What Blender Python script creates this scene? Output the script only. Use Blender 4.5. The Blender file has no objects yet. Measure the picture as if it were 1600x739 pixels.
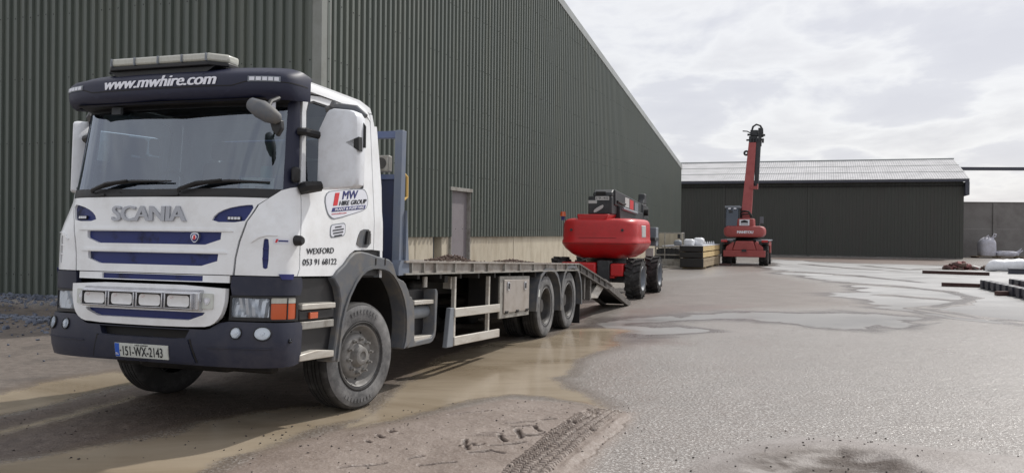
import bpy, bmesh, math, random
import numpy as np
from mathutils import Vector, Matrix
random.seed(7); rng = np.random.default_rng(7)
R = math.radians
sc = bpy.context.scene
COL = sc.collection

# ------------------------------------------------------------------ camera
CAMP, CAMR, CAMH, FPX = -0.00624, 0.01048, 1.70, 1353.3
cam = bpy.data.cameras.new("camera"); cam.sensor_fit = 'HORIZONTAL'
cam.sensor_width = 36.0; cam.lens = FPX / 1600 * 36.0; cam.clip_start = 0.1; cam.clip_end = 3000
camo = bpy.data.objects.new("camera", cam); COL.objects.link(camo); sc.camera = camo
_fw = Vector((0, math.cos(CAMP), math.sin(CAMP))); _up = Vector((0, -math.sin(CAMP), math.cos(CAMP))); _rt = Vector((1, 0, 0))
_r2 = _rt * math.cos(CAMR) + _up * math.sin(CAMR); _u2 = -_rt * math.sin(CAMR) + _up * math.cos(CAMR)
camo.matrix_world = Matrix(((_r2.x, _u2.x, -_fw.x, 0), (_r2.y, _u2.y, -_fw.y, 0), (_r2.z, _u2.z, -_fw.z, CAMH), (0, 0, 0, 1)))

# ------------------------------------------------------------------ sky and sun
SUN_DIR = Vector((0.70, 0.69, 1.0)).normalized()
SUN_EL = math.asin(SUN_DIR.z); SUN_AZ = math.atan2(SUN_DIR.x, SUN_DIR.y)
w = bpy.data.worlds.new("World"); sc.world = w; w.use_nodes = True
nt = w.node_tree; nt.nodes.clear(); N = nt.nodes.new; L = nt.links.new
out = N('ShaderNodeOutputWorld'); bg = N('ShaderNodeBackground'); bg.inputs['Strength'].default_value = 0.1
sky = N('ShaderNodeTexSky'); sky.sky_type = 'NISHITA'; sky.sun_disc = False
sky.sun_elevation = SUN_EL; sky.sun_rotation = SUN_AZ; sky.air_density = 1.0; sky.dust_density = 2.0
tc = N('ShaderNodeTexCoord'); sep = N('ShaderNodeSeparateXYZ'); L(tc.outputs['Generated'], sep.inputs[0])
zz = N('ShaderNodeMath'); zz.operation = 'MAXIMUM'; L(sep.outputs['Z'], zz.inputs[0]); zz.inputs[1].default_value = 0.0
za = N('ShaderNodeMath'); za.operation = 'ADD'; L(zz.outputs[0], za.inputs[0]); za.inputs[1].default_value = 0.16
vd = N('ShaderNodeVectorMath'); vd.operation = 'SCALE'
inv = N('ShaderNodeMath'); inv.operation = 'DIVIDE'; inv.inputs[0].default_value = 1.0; L(za.outputs[0], inv.inputs[1])
L(tc.outputs['Generated'], vd.inputs[0]); L(inv.outputs[0], vd.inputs['Scale'])
n1 = N('ShaderNodeTexNoise'); n1.inputs['Scale'].default_value = 2.0; n1.inputs['Detail'].default_value = 9; n1.inputs['Roughness'].default_value = 0.52; n1.inputs['Distortion'].default_value = 0.25
mp = N('ShaderNodeMapping'); mp.inputs['Scale'].default_value = (1.0, 0.75, 1.5); mp.inputs['Location'].default_value = (0.4, 2.1, 0.0)
L(vd.outputs[0], mp.inputs[0]); L(mp.outputs[0], n1.inputs['Vector'])
cr = N('ShaderNodeValToRGB'); L(n1.outputs[0], cr.inputs[0])
e = cr.color_ramp.elements; e[0].position = 0.36; e[0].color = (6.7, 6.75, 7.3, 1); e[1].position = 0.68; e[1].color = (7.0, 7.0, 7.35, 1)
for p_, c_ in ((0.45, (7.05, 7.1, 7.6, 1)), (0.525, (8.55, 8.57, 8.75, 1)), (0.585, (7.9, 7.9, 8.15, 1))):
    q = cr.color_ramp.elements.new(p_); q.color = c_
mix = N('ShaderNodeMix'); mix.data_type = 'RGBA'; mix.inputs['Factor'].default_value = 0.88
L(sky.outputs[0], mix.inputs['A']); L(cr.outputs[0], mix.inputs['B'])
L(mix.outputs['Result'], bg.inputs[0]); L(bg.outputs[0], out.inputs[0])
sl = bpy.data.lights.new("sun", 'SUN'); sl.energy = 2.9; sl.angle = R(1.5); sl.color = (1.0, 0.965, 0.91)
so = bpy.data.objects.new("sun", sl); COL.objects.link(so); so.rotation_euler = SUN_DIR.to_track_quat('Z', 'Y').to_euler(); so.location = (0, 0, 30)
sc.view_settings.view_transform = 'Standard'; sc.view_settings.look = 'None'; sc.view_settings.exposure = 0.10; sc.view_settings.gamma = 1.0
sc.view_settings.use_curve_mapping = False

# ------------------------------------------------------------------ materials
def lin(c):
    return tuple((x / 255 / 12.92 if x / 255 <= 0.04045 else ((x / 255 + 0.055) / 1.055) ** 2.4) for x in c)
def mat(name, col, rough=0.5, metal=0.0, dirt=None, amt=0.5, scale=3.0, bump=0.0, bscale=60.0, stretch=(1, 1, 1), var=0.06, spec=0.5, coat=0.0, lo=0.45, hi=0.7):
    m = bpy.data.materials.new(name); m.use_nodes = True
    t = m.node_tree; b = t.nodes['Principled BSDF']; n = t.nodes.new; l = t.links.new
    b.inputs['Roughness'].default_value = rough; b.inputs['Metallic'].default_value = metal
    b.inputs['Specular IOR Level'].default_value = spec; b.inputs['Coat Weight'].default_value = coat; b.inputs['Coat Roughness'].default_value = 0.08
    co = n('ShaderNodeTexCoord'); mp = n('ShaderNodeMapping'); mp.inputs['Scale'].default_value = stretch; l(co.outputs['Object'], mp.inputs[0])
    nz = n('ShaderNodeTexNoise'); nz.inputs['Scale'].default_value = scale; nz.inputs['Detail'].default_value = 8; nz.inputs['Roughness'].default_value = 0.62; l(mp.outputs[0], nz.inputs['Vector'])
    c = lin(col)
    hs = n('ShaderNodeMix'); hs.data_type = 'RGBA'
    hs.inputs['A'].default_value = (*[x * (1 - var) for x in c], 1); hs.inputs['B'].default_value = (*[min(1, x * (1 + var)) for x in c], 1); l(nz.outputs[0], hs.inputs['Factor'])
    src = hs.outputs['Result']
    if dirt:
        n2 = n('ShaderNodeTexNoise'); n2.inputs['Scale'].default_value = scale * 1.7; n2.inputs['Detail'].default_value = 10; n2.inputs['Roughness'].default_value = 0.68; l(mp.outputs[0], n2.inputs['Vector'])
        mr = n('ShaderNodeMapRange'); mr.inputs['From Min'].default_value = lo; mr.inputs['From Max'].default_value = hi; mr.inputs['To Max'].default_value = amt; l(n2.outputs[0], mr.inputs['Value'])
        dm = n('ShaderNodeMix'); dm.data_type = 'RGBA'; dm.inputs['B'].default_value = (*lin(dirt), 1); l(src, dm.inputs['A']); l(mr.outputs[0], dm.inputs['Factor']); src = dm.outputs['Result']
        rm = n('ShaderNodeMapRange'); rm.inputs['To Min'].default_value = rough; rm.inputs['To Max'].default_value = min(1, rough + 0.45); l(mr.outputs[0], rm.inputs['Value']); l(rm.outputs[0], b.inputs['Roughness'])
    l(src, b.inputs['Base Color'])
    if bump:
        n3 = n('ShaderNodeTexNoise'); n3.inputs['Scale'].default_value = bscale; n3.inputs['Detail'].default_value = 4; l(mp.outputs[0], n3.inputs['Vector'])
        bp = n('ShaderNodeBump'); bp.inputs['Strength'].default_value = 1.0; bp.inputs['Distance'].default_value = bump; l(n3.outputs[0], bp.inputs['Height']); l(bp.outputs[0], b.inputs['Normal'])
    return m
def glass_mat(name, tint, refl=0.10, rough=0.02):
    m = bpy.data.materials.new(name); m.use_nodes = True; t = m.node_tree; t.nodes.clear(); n = t.nodes.new; l = t.links.new
    o = n('ShaderNodeOutputMaterial'); tr = n('ShaderNodeBsdfTransparent'); tr.inputs[0].default_value = (*tint, 1)
    gl = n('ShaderNodeBsdfGlossy'); gl.inputs['Roughness'].default_value = rough; gl.inputs[0].default_value = (0.80, 0.88, 1.0, 1)
    fr = n('ShaderNodeFresnel'); fr.inputs[0].default_value = 1.5; mx = n('ShaderNodeMath'); mx.operation = 'ADD'; mx.inputs[1].default_value = refl - 0.04; l(fr.outputs[0], mx.inputs[0])
    s = n('ShaderNodeMixShader'); l(mx.outputs[0], s.inputs[0]); l(tr.outputs[0], s.inputs[1]); l(gl.outputs[0], s.inputs[2]); l(s.outputs[0], o.inputs[0])
    return m
M = {}
M['white'] = mat('white_paint', (239, 241, 243), 0.28, dirt=(158, 148, 132), amt=0.2, scale=2.2, coat=0.3, var=0.02)
M['white2'] = mat('white_plastic', (228, 231, 236), 0.38, dirt=(150, 144, 136), amt=0.2, scale=5, var=0.03)
M['navy'] = mat('navy_plastic', (33, 37, 56), 0.5, dirt=(96, 92, 92), amt=0.25, scale=2.5, bump=0.0004, bscale=400, var=0.1)
M['visor'] = mat('visor_navy', (25, 29, 54), 0.5, dirt=(70, 70, 80), amt=0.14, scale=3, var=0.08)
M['blue'] = mat('blue_grille', (25, 40, 104), 0.45, dirt=(40, 40, 46), amt=0.85, scale=2.6, var=0.1, lo=0.52, hi=0.66)
M['black'] = mat('black_plastic', (24, 24, 27), 0.45, dirt=(74, 70, 66), amt=0.25, scale=3)
M['dark'] = mat('dark_chassis', (22, 21, 21), 0.7, dirt=(58, 52, 46), amt=0.5, scale=3)
M['fender'] = mat('grey_fender_plastic', (92, 95, 100), 0.55, dirt=(138, 128, 112), amt=0.5, scale=4, bump=0.0004, bscale=300)
M['tyre'] = mat('tyre_rubber', (40, 39, 39), 0.75, dirt=(126, 124, 122), amt=0.35, scale=4, lo=0.5, hi=0.75, bump=0.001, bscale=120)
M['sidewall'] = mat('dusty_sidewall', (84, 84, 85), 0.72, dirt=(152, 151, 150), amt=0.75, scale=2.6, lo=0.4, hi=0.66, bump=0.0012, bscale=90)
M['rim'] = mat('dusty_rim', (136, 134, 131), 0.55, dirt=(84, 79, 74), amt=0.6, scale=6, bump=0.0008, bscale=90)
M['rimdark'] = mat('dark_rim', (58, 56, 55), 0.5, dirt=(110, 104, 98), amt=0.5, scale=5)
M['steel'] = mat('galvanised_steel', (158, 156, 150), 0.5, 0.25, dirt=(104, 94, 84), amt=0.75, scale=4, bump=0.0006, bscale=60)
M['tail'] = mat('dirty_ramp_steel', (104, 100, 96), 0.55, 0.1, dirt=(70, 62, 56), amt=0.8, scale=4, bump=0.002, bscale=30)
M['deck'] = mat('worn_deck_steel', (160, 154, 147), 0.55, 0.1, dirt=(112, 96, 84), amt=0.8, scale=3, bump=0.002, bscale=30)
M['alu'] = mat('aluminium', (198, 194, 186), 0.42, 0.3, dirt=(146, 134, 118), amt=0.55, scale=4, stretch=(1, .4, 2))
M['stainless'] = mat('stainless_panel', (172, 165, 158), 0.4, 0.35, dirt=(140, 128, 116), amt=0.5, scale=3)
M['chrome'] = mat('chrome', (205, 206, 210), 0.16, 0.9, dirt=(120, 114, 106), amt=0.25, scale=8)
M['reflector'] = mat('lamp_reflector', (222, 223, 224), 0.24, 0.55, bump=0.004, bscale=14, var=0.02)
M['spotref'] = mat('spot_reflector_white', (222, 222, 222), 0.4, 0.0, bump=0.003, bscale=14, var=0.15, scale=16, coat=0.5)
M['lettering'] = mat('silver_lettering', (172, 174, 180), 0.35, 0.5)
M['textwhite'] = mat('white_vinyl', (235, 236, 244), 0.4)
M['textblue'] = mat('blue_vinyl', (40, 44, 110), 0.45)
M['textblack'] = mat('black_vinyl', (30, 31, 38), 0.5)
M['textred'] = mat('red_vinyl', (206, 44, 50), 0.45)
M['vinyl'] = mat('sticker_white', (222, 224, 232), 0.35, var=0.02)
M['amber'] = mat('amber_lens', (196, 84, 32), 0.18, spec=0.8)
M['redlens'] = mat('red_lens', (170, 22, 20), 0.2, spec=0.8)
M['plate'] = mat('plate_white', (206, 210, 204), 0.4, dirt=(150, 144, 132), amt=0.3, scale=9)
M['eu'] = mat('plate_blue', (44, 92, 190), 0.4)
M['glass'] = glass_mat('windscreen_glass', (0.36, 0.45, 0.48), 0.20)
M['cabglass'] = glass_mat('dark_cab_glass', (0.16, 0.20, 0.24), 0.10)
M['sideglass'] = glass_mat('side_glass', (0.30, 0.34, 0.34), 0.06)
M['lens'] = glass_mat('clear_lens', (0.93, 0.95, 0.97), 0.10)
M['cloudlens'] = mat('frosted_lens', (190, 190, 180), 0.15, spec=0.7, var=0.1, scale=9, stretch=(6, 1, 1), dirt=(150, 150, 140), amt=0.35)
M['headblue'] = mat('headboard_blue', (80, 94, 130), 0.5, dirt=(116, 122, 132), amt=0.5, scale=3)
M['headgrey'] = mat('grey_blue_post', (104, 114, 132), 0.5, dirt=(128, 130, 132), amt=0.5, scale=3)
M['headpanel'] = mat('headboard_panel_blue', (38, 46, 74), 0.55, dirt=(60, 58, 62), amt=0.5, scale=2)
M['yellow'] = mat('yellow_strap', (214, 176, 98), 0.6)
M['seat'] = mat('seat_fabric', (52, 54, 60), 0.9)
M['interior'] = mat('cab_interior', (72, 76, 80), 0.8)
M['teal'] = mat('teal_cup', (58, 170, 160), 0.4)
M['paper'] = mat('paper_disc', (224, 226, 216), 0.6)
M['green'] = mat('green_cladding', (80, 88, 81), 0.5, dirt=(112, 114, 102), amt=0.36, scale=0.6, stretch=(3, 3, 0.25), var=0.09, spec=0.85)
M['flash'] = mat('grey_flashing', (128, 131, 125), 0.45, dirt=(100, 100, 92), amt=0.4, scale=1.5, spec=0.8)
M['barge'] = mat('barge_board', (158, 162, 160), 0.4, dirt=(120, 122, 118), amt=0.3, scale=1)
M['darkclad'] = mat('dark_cladding', (62, 64, 59), 0.5, dirt=(80, 72, 72), amt=0.3, scale=0.4, stretch=(2, 2, .3), var=0.1)
M['plinth'] = mat('plinth_concrete', (194, 185, 166), 0.85, dirt=(150, 136, 112), amt=0.6, scale=1.1, stretch=(1.6, 1.6, .5), bump=0.003, bscale=30, var=0.08)
M['doorgrey'] = mat('grey_door', (134, 128, 131), 0.45, dirt=(112, 108, 110), amt=0.3, scale=1.3)
M['recess'] = mat('blue_grey_sheet', (96, 101, 108), 0.5)
M['roof'] = mat('fibre_cement_roof', (176, 176, 178), 0.75, dirt=(146, 146, 146), amt=0.5, scale=0.5, var=0.08)
M['wallgrey'] = mat('grey_concrete_wall', (128, 125, 122), 0.85, dirt=(96, 90, 88), amt=0.6, scale=0.35, bump=0.004, bscale=8)
M['liftred'] = mat('bright_red_paint', (190, 28, 31), 0.4, dirt=(140, 52, 48), amt=0.35, scale=2, coat=0.1, var=0.06)
M['fadered'] = mat('faded_red_paint', (160, 76, 74), 0.5, dirt=(122, 58, 56), amt=0.4, scale=1.5, var=0.08)
M['liftblack'] = mat('machine_black', (38, 40, 43), 0.45, dirt=(90, 92, 94), amt=0.4, scale=2)
M['machgrey'] = mat('machine_grey', (124, 130, 138), 0.5, dirt=(96, 96, 98), amt=0.3, scale=2)
M['sticker'] = mat('decal_grey', (186, 186, 184), 0.5)
M['timber'] = mat('sawn_timber', (206, 182, 132), 0.8, dirt=(168, 140, 96), amt=0.6, scale=2, stretch=(6, .3, 6))
M['timberold'] = mat('weathered_timber', (166, 150, 124), 0.85, dirt=(104, 90, 72), amt=0.7, scale=3, stretch=(6, .4, 6))
M['wrapblack'] = mat('black_wrap', (25, 24, 25), 0.4, bump=0.006, bscale=9)
M['wrapwhite'] = mat('white_wrap', (222, 224, 228), 0.35, bump=0.01, bscale=7, dirt=(160, 158, 156), amt=0.3, scale=2)
M['bag'] = mat('woven_bag', (194, 194, 204), 0.75, dirt=(150, 146, 144), amt=0.5, scale=2.5, bump=0.006, bscale=12)
M['rust'] = mat('rusty_steel', (84, 60, 56), 0.75, dirt=(58, 44, 44), amt=0.6, scale=3)
M['darksteel'] = mat('dark_steel', (50, 50, 60), 0.5, dirt=(84, 82, 84), amt=0.4, scale=3)
M['pink'] = mat('dusty_red_rubble', (138, 92, 90), 0.85, dirt=(92, 66, 64), amt=0.6, scale=4)
M['soil'] = mat('clod_soil', (104, 88, 80), 0.95, dirt=(70, 56, 50), amt=0.7, scale=9, bump=0.01, bscale=30)
M['stone'] = mat('blue_grey_stone', (112, 118, 130), 0.8, dirt=(72, 78, 92), amt=0.8, scale=1.6, lo=0.4, hi=0.6)
M['pebble'] = mat('dark_pebble', (70, 64, 60), 0.8, dirt=(40, 36, 34), amt=0.6, scale=5)
M['cable'] = mat('beam_grey', (70, 72, 82), 0.6)

# ------------------------------------------------------------------ mesh helpers
def finish(me, smooth):
    if smooth is None: return
    me.polygons.foreach_set('use_smooth', [True] * len(me.polygons)); me.set_sharp_from_angle(angle=R(smooth))
def obj(name, me, m, parent=None, loc=(0, 0, 0), rot=(0, 0, 0), bevel=0):
    if m is not None and not me.materials: me.materials.append(m)
    o = bpy.data.objects.new(name, me); COL.objects.link(o); o.parent = parent; o.location = loc; o.rotation_euler = rot
    if bevel:
        b = o.modifiers.new('bevel', 'BEVEL'); b.width = bevel; b.segments = 2; b.limit_method = 'ANGLE'; b.angle_limit = R(35)
    return o
def tag(o, label=None, cat=None, group=None, kind=None):
    if label: o['label'] = label
    if cat: o['category'] = cat
    if group: o['group'] = group
    if kind: o['kind'] = kind
    return o
def empty(name, loc, rz=0, rx=0):
    o = bpy.data.objects.new(name, None); COL.objects.link(o); o.location = loc; o.rotation_euler = (rx, 0, rz); o.empty_display_size = 0.3; return o
class MB:
    def __init__(s): s.v = []; s.f = []
    def add(s, v, f):
        k = len(s.v); s.v += [tuple(map(float, p)) for p in v]; s.f += [tuple(i + k for i in q) for q in f]; return s
    def box(s, x0, x1, y0, y1, z0, z1):
        return s.add([(x0, y0, z0), (x1, y0, z0), (x1, y1, z0), (x0, y1, z0), (x0, y0, z1), (x1, y0, z1), (x1, y1, z1), (x0, y1, z1)],
                     [(0, 3, 2, 1), (4, 5, 6, 7), (0, 1, 5, 4), (1, 2, 6, 5), (2, 3, 7, 6), (3, 0, 4, 7)])
    def prism(s, pts, axis, d0, d1):
        n = len(pts); P = []
        for d in (d0, d1):
            for (u, w_) in pts: P.append({'x': (d, u, w_), 'y': (u, d, w_), 'z': (u, w_, d)}[axis])
        F = [tuple(range(n)), tuple(range(2 * n - 1, n - 1, -1))] + [(i, (i + 1) % n, n + (i + 1) % n, n + i) for i in range(n)]
        return s.add(P, F)
    def cyl(s, p0, p1, r0, r1=None, n=14, caps=True):
        r1 = r0 if r1 is None else r1; p0 = Vector(p0); p1 = Vector(p1); d = (p1 - p0).normalized()
        a = d.orthogonal().normalized(); b = d.cross(a); P = []
        for p, r in ((p0, r0), (p1, r1)):
            for i in range(n):
                t = 2 * math.pi * i / n; P.append(p + a * (r * math.cos(t)) + b * (r * math.sin(t)))
        F = [(i, (i + 1) % n, n + (i + 1) % n, n + i) for i in range(n)]
        if caps: F += [tuple(range(n - 1, -1, -1)), tuple(range(n, 2 * n))]
        return s.add(P, F)
    def tube(s, path, r, n=8):
        path = [Vector(p) for p in path]; k = len(path); P = []; ref = None
        for i, p in enumerate(path):
            d = (path[min(i + 1, k - 1)] - path[max(i - 1, 0)]).normalized()
            a = d.orthogonal().normalized() if ref is None else (ref - d * ref.dot(d)).normalized()
            ref = a; b = d.cross(a); rr = r[i] if isinstance(r, (list, tuple)) else r
            for j in range(n):
                t = 2 * math.pi * j / n; P.append(p + a * (rr * math.cos(t)) + b * (rr * math.sin(t)))
        F = [(i * n + j, i * n + (j + 1) % n, (i + 1) * n + (j + 1) % n, (i + 1) * n + j) for i in range(k - 1) for j in range(n)]
        F += [tuple(range(n - 1, -1, -1)), tuple(range((k - 1) * n, k * n))]
        return s.add(P, F)
    def lathe(s, prof, c=(0, 0, 0), axis='x', n=32):
        P = []; F = []; k = len(prof)
        for i in range(n):
            t = 2 * math.pi * i / n; ct, st = math.cos(t), math.sin(t)
            for r, h in prof:
                q = {'x': (h, r * ct, r * st), 'y': (r * ct, h, r * st), 'z': (r * ct, r * st, h)}[axis]
                P.append((c[0] + q[0], c[1] + q[1], c[2] + q[2]))
        for i in range(n):
            for j in range(k - 1):
                a = i * k + j; b = ((i + 1) % n) * k + j; F.append((a, b, b + 1, a + 1))
        return s.add(P, F)
    def loft(s, rings, closed=True, caps=True):
        n = len(rings[0]); P = [p for r_ in rings for p in r_]; F = []
        m_ = n if closed else n - 1
        for i in range(len(rings) - 1):
            for j in range(m_): F.append((i * n + j, i * n + (j + 1) % n, (i + 1) * n + (j + 1) % n, (i + 1) * n + j))
        if caps: F += [tuple(range(n - 1, -1, -1)), tuple(range((len(rings) - 1) * n, len(rings) * n))]
        return s.add(P, F)
    def mesh(s, name, smooth=35, recalc=True):
        me = bpy.data.meshes.new(name); me.from_pydata(s.v, [], s.f)
        if recalc:
            bm = bmesh.new(); bm.from_mesh(me); bmesh.ops.recalc_face_normals(bm, faces=bm.faces); bm.to_mesh(me); bm.free()
        finish(me, smooth); me.update(); return me
    def build(s, name, m, parent=None, loc=(0, 0, 0), rot=(0, 0, 0), bevel=0, smooth=35):
        return obj(name, s.mesh(name, smooth), m, parent, loc, rot, bevel)
def chaikin(p, it=1, keep=()):
    for _ in range(it):
        q = []
        for i in range(len(p)):
            a, b = p[i], p[(i + 1) % len(p)]
            q += [(a[0] * .75 + b[0] * .25, a[1] * .75 + b[1] * .25), (a[0] * .25 + b[0] * .75, a[1] * .25 + b[1] * .75)]
        p = q
    return p
def rrect(x0, x1, y0, y1, r, n=4):
    p = []
    for cx, cy, a0 in ((x1 - r, y1 - r, 0), (x0 + r, y1 - r, 90), (x0 + r, y0 + r, 180), (x1 - r, y0 + r, 270)):
        for i in range(n + 1):
            t = R(a0 + 90 * i / n); p.append((cx + r * math.cos(t), cy + r * math.sin(t)))
    return p
def mirr(p): return [(-a, b) for a, b in reversed(p)]
def sheet(name, poly, fn, m, parent, off=0.0, thick=0.02, du=0.06, dv=0.12, holes=(), loc=(0, 0, 0), smooth=40):
    """a panel: 2-D outline (with holes) on the surface fn(u, v), given real thickness inwards"""
    bm = bmesh.new(); ed = []
    for loop in [poly] + list(holes):
        vs = [bm.verts.new((a, b, 0)) for a, b in loop]
        for i in range(len(vs)): ed.append(bm.edges.new((vs[i], vs[(i + 1) % len(vs)])))
    bmesh.ops.triangle_fill(bm, use_beauty=True, edges=ed)
    for ax, st in ((0, du), (1, dv)):
        lo = min(p[ax] for p in poly); hi = max(p[ax] for p in poly)
        k = math.ceil(lo / st)
        while k * st < hi:
            no = [0, 0, 0]; no[ax] = 1; co = [0, 0, 0]; co[ax] = k * st + 1e-5
            bmesh.ops.bisect_plane(bm, geom=bm.verts[:] + bm.edges[:] + bm.faces[:], plane_co=co, plane_no=no, dist=1e-6); k += 1
    bmesh.ops.remove_doubles(bm, verts=bm.verts, dist=1e-6)
    def pt(u, v, o_):
        p = Vector(fn(u, v)); a = Vector(fn(u + 1e-3, v)) - p; b = Vector(fn(u, v + 1e-3)) - p
        return p + a.cross(b).normalized() * o_
    inner = {}
    bd = [e_ for e_ in bm.edges if len(e_.link_faces) == 1]
    uvs = {v: (v.co.x, v.co.y) for v in bm.verts}
    for e_ in bd:
        for v in e_.verts:
            if v not in inner: inner[v] = None
    for v in list(inner): inner[v] = bm.verts.new(pt(*uvs[v], off - thick))
    for v, (a, b) in uvs.items(): v.co = pt(a, b, off)
    for e_ in bd:
        a, b = e_.verts
        try: bm.faces.new((a, b, inner[b], inner[a]))
        except ValueError: pass
    bmesh.ops.recalc_face_normals(bm, faces=bm.faces)
    me = bpy.data.meshes.new(name); bm.to_mesh(me); bm.free()
    # keep the fronts facing outwards
    finish(me, smooth); return obj(name, me, m, parent, loc)
_tc = {}
def text2d(s, shear=0.0, bold=0.0, space=1.0):
    k = (s, shear, bold, space)
    if k not in _tc:
        cu = bpy.data.curves.new('t', 'FONT'); cu.body = s; cu.shear = shear; cu.offset = bold; cu.space_character = space; cu.resolution_u = 3; cu.fill_mode = 'FRONT'
        o = bpy.data.objects.new('t', cu); COL.objects.link(o); bpy.context.view_layer.update()
        me = bpy.data.meshes.new_from_object(o.evaluated_get(bpy.context.evaluated_depsgraph_get()))
        v = np.array([x.co[:2] for x in me.vertices]); v = (v - v.min(0)) / (v.max(0) - v.min(0))
        _tc[k] = (v, [tuple(p.vertices) for p in me.polygons]); bpy.data.objects.remove(o); bpy.data.meshes.remove(me); bpy.data.curves.remove(cu)
    return _tc[k]
def lettering(s, quad, fn, m, parent, off=0.004, thick=0.003, loc=(0, 0, 0), name='lettering', shear=0.0, bold=0.0, space=1.0, du=0.08):
    """flat letters laid on the surface fn inside the quad (bl, br, tr, tl)"""
    v, f = text2d(s, shear, 0.0, space)
    if bold:
        n0 = len(v); v = np.concatenate([v + np.array([(k - 1) * bold * .42, 0]) * (len(s) and 1) * (6 / max(6, len(s))) for k in range(3)]); f = [tuple(i + n0 * k for i in p) for k in range(3) for p in f]
    zoff = {}
    q = [np.array(p) for p in quad]
    bm = bmesh.new(); vs = []
    for a, b in v:
        p = (q[0] * (1 - a) + q[1] * a) * (1 - b) + (q[3] * (1 - a) + q[2] * a) * b; vs.append(bm.verts.new((p[0], p[1], (len(vs) // (len(v) // 3)) * 1e-5 if bold else 0)))
    for p in f:
        try: bm.faces.new([vs[i] for i in p])
        except ValueError: pass
    lo = min(x.co.x for x in bm.verts); hi = max(x.co.x for x in bm.verts); k = math.ceil(lo / du)
    while k * du < hi:
        bmesh.ops.bisect_plane(bm, geom=bm.verts[:] + bm.edges[:] + bm.faces[:], plane_co=(k * du, 0, 0), plane_no=(1, 0, 0), dist=1e-6); k += 1
    bd = [e_ for e_ in bm.edges if len(e_.link_faces) == 1]; uv = {x: (x.co.x, x.co.y) for x in bm.verts}; lay = {x: round(x.co.z / 1e-5) * .0004 for x in bm.verts}
    def pt(u, v_, o_):
        p = Vector(fn(u, v_)); a = Vector(fn(u + 1e-3, v_)) - p; b = Vector(fn(u, v_ + 1e-3)) - p; return p + a.cross(b).normalized() * o_
    inn = {}
    for e_ in bd:
        for x in e_.verts:
            if x not in inn: inn[x] = None
    for x in list(inn): inn[x] = bm.verts.new(pt(*uv[x], off - thick + lay[x]))
    for x, (a, b) in uv.items(): x.co = pt(a, b, off + lay[x])
    for e_ in bd:
        a, b = e_.verts; bm.faces.new((a, b, inn[b], inn[a]))
    me = bpy.data.meshes.new(name); bm.to_mesh(me); bm.free(); finish(me, None); return obj(name, me, m, parent, loc)

# ------------------------------------------------------------------ main building (large green shed, gable to the yard)
GY = 0.355; GD = Vector((math.sin(GY), math.cos(GY), 0)); GN = Vector((math.cos(GY), -math.sin(GY), 0)); GC = Vector((-3.80, 17.0, 0))
def gab(t, z, o=0.0): return GC + GD * t + GN * o + Vector((0, 0, z))
GL = 42.63; SL = 0.1497
def gtop(t): return min(8.5 + SL * t, 5.98 + SL * (GL - t))
bld = empty('green_shed', GC, -GY)
tag(bld, 'big dark green corrugated shed with pale concrete base behind the white truck', 'shed')
def gl(t, z, o=0.0): return (o, t, z)            # local frame of the shed: x out of the gable, y along it
PIT = 0.23
def corr(y0, y1, pitch=PIT, depth=0.062, prof=((0, 0), (.48, 0), (.56, 1), (.92, 1))):
    out_ = []; k0 = math.floor(y0 / pitch)
    for k in range(k0, math.ceil(y1 / pitch) + 1):
        for a, h in prof:
            t = (k + a) * pitch
            if y0 - 1e-6 <= t <= y1 + 1e-6: out_.append((t, h * depth))
    if not out_ or out_[0][0] > y0 + 1e-4: out_.insert(0, (y0, out_[0][1] if out_ else 0))
    if out_[-1][0] < y1 - 1e-4: out_.append((y1, out_[-1][1]))
    return out_
def cladding(name, y0, y1, bot, top, place, m, parent, base=0.02, thick=0.004, **k):
    """one profiled sheet between y0 and y1; bot/top are functions of y; place(y, z, out) gives the point"""
    P = []; F = []; pr = corr(y0, y1, **k)
    for t, h in pr:
        for z in (bot(t), top(t)): P.append(place(t, z, base + h))
    for i in range(len(pr) - 1): F.append((2 * i, 2 * i + 2, 2 * i + 3, 2 * i + 1))
    n = len(P); q = []
    for t, h in pr: q.append(place(t, bot(t), base + h - 0.03))
    P += q
    for i in range(len(pr) - 1): F.append((n + i, n + i + 1, 2 * i + 2, 2 * i))
    mb = MB().add(P, F); return obj(name, mb.mesh(name, 25, False), m, parent)
D0, D1, DT = 6.14, 7.44, 2.79
def gbot(t): return DT if D0 - 1e-4 <= t <= D1 + 1e-4 else 1.53
cuts = [0.13 + 1.15 * k for k in range(38)]; cuts = sorted([c for c in cuts if c < GL - .2 and abs(c - D0) > .3 and abs(c - D1) > .3] + [D0, D1, GL - 0.02])
if cuts[0] > 0.14: cuts.insert(0, 0.13)
for i in range(len(cuts) - 1):
    a, b = cuts[i], cuts[i + 1] + (0.006 if cuts[i + 1] not in (D0, D1) else 0)
    over = a >= D0 - 1e-3 and b <= D1
    subs = [(a, b)]
    if a < 12.9 < b: subs = [(a, 12.905), (12.9, b)]
    for a2, b2 in subs:
        cladding('cladding_sheet', a2, b2, (lambda t: DT) if over else (lambda t: 1.53), lambda t: gtop(t) - 0.1, gl, M['green'], bld, base=0.03 + 0.0015 * (i % 2))
# eave wall, facing the camera
def lw(t, z, o=0.0): return (-t, -o, z)
for i in range(36):
    a = 0.13 + 1.15 * i; cladding('cladding_sheet', a, a + 1.156, lambda t: 0.05, lambda t: 8.45, lw, M['green'], bld, base=0.03 + 0.0015 * (i % 2))
MB().box(-0.14, 0.075, -0.085, 0.0, 0.05, 8.6).box(-0.001, 0.085, -0.083, 0.27, 0.05, 8.55).build('corner_flashing', M['flash'], bld, bevel=0.004)
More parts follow.
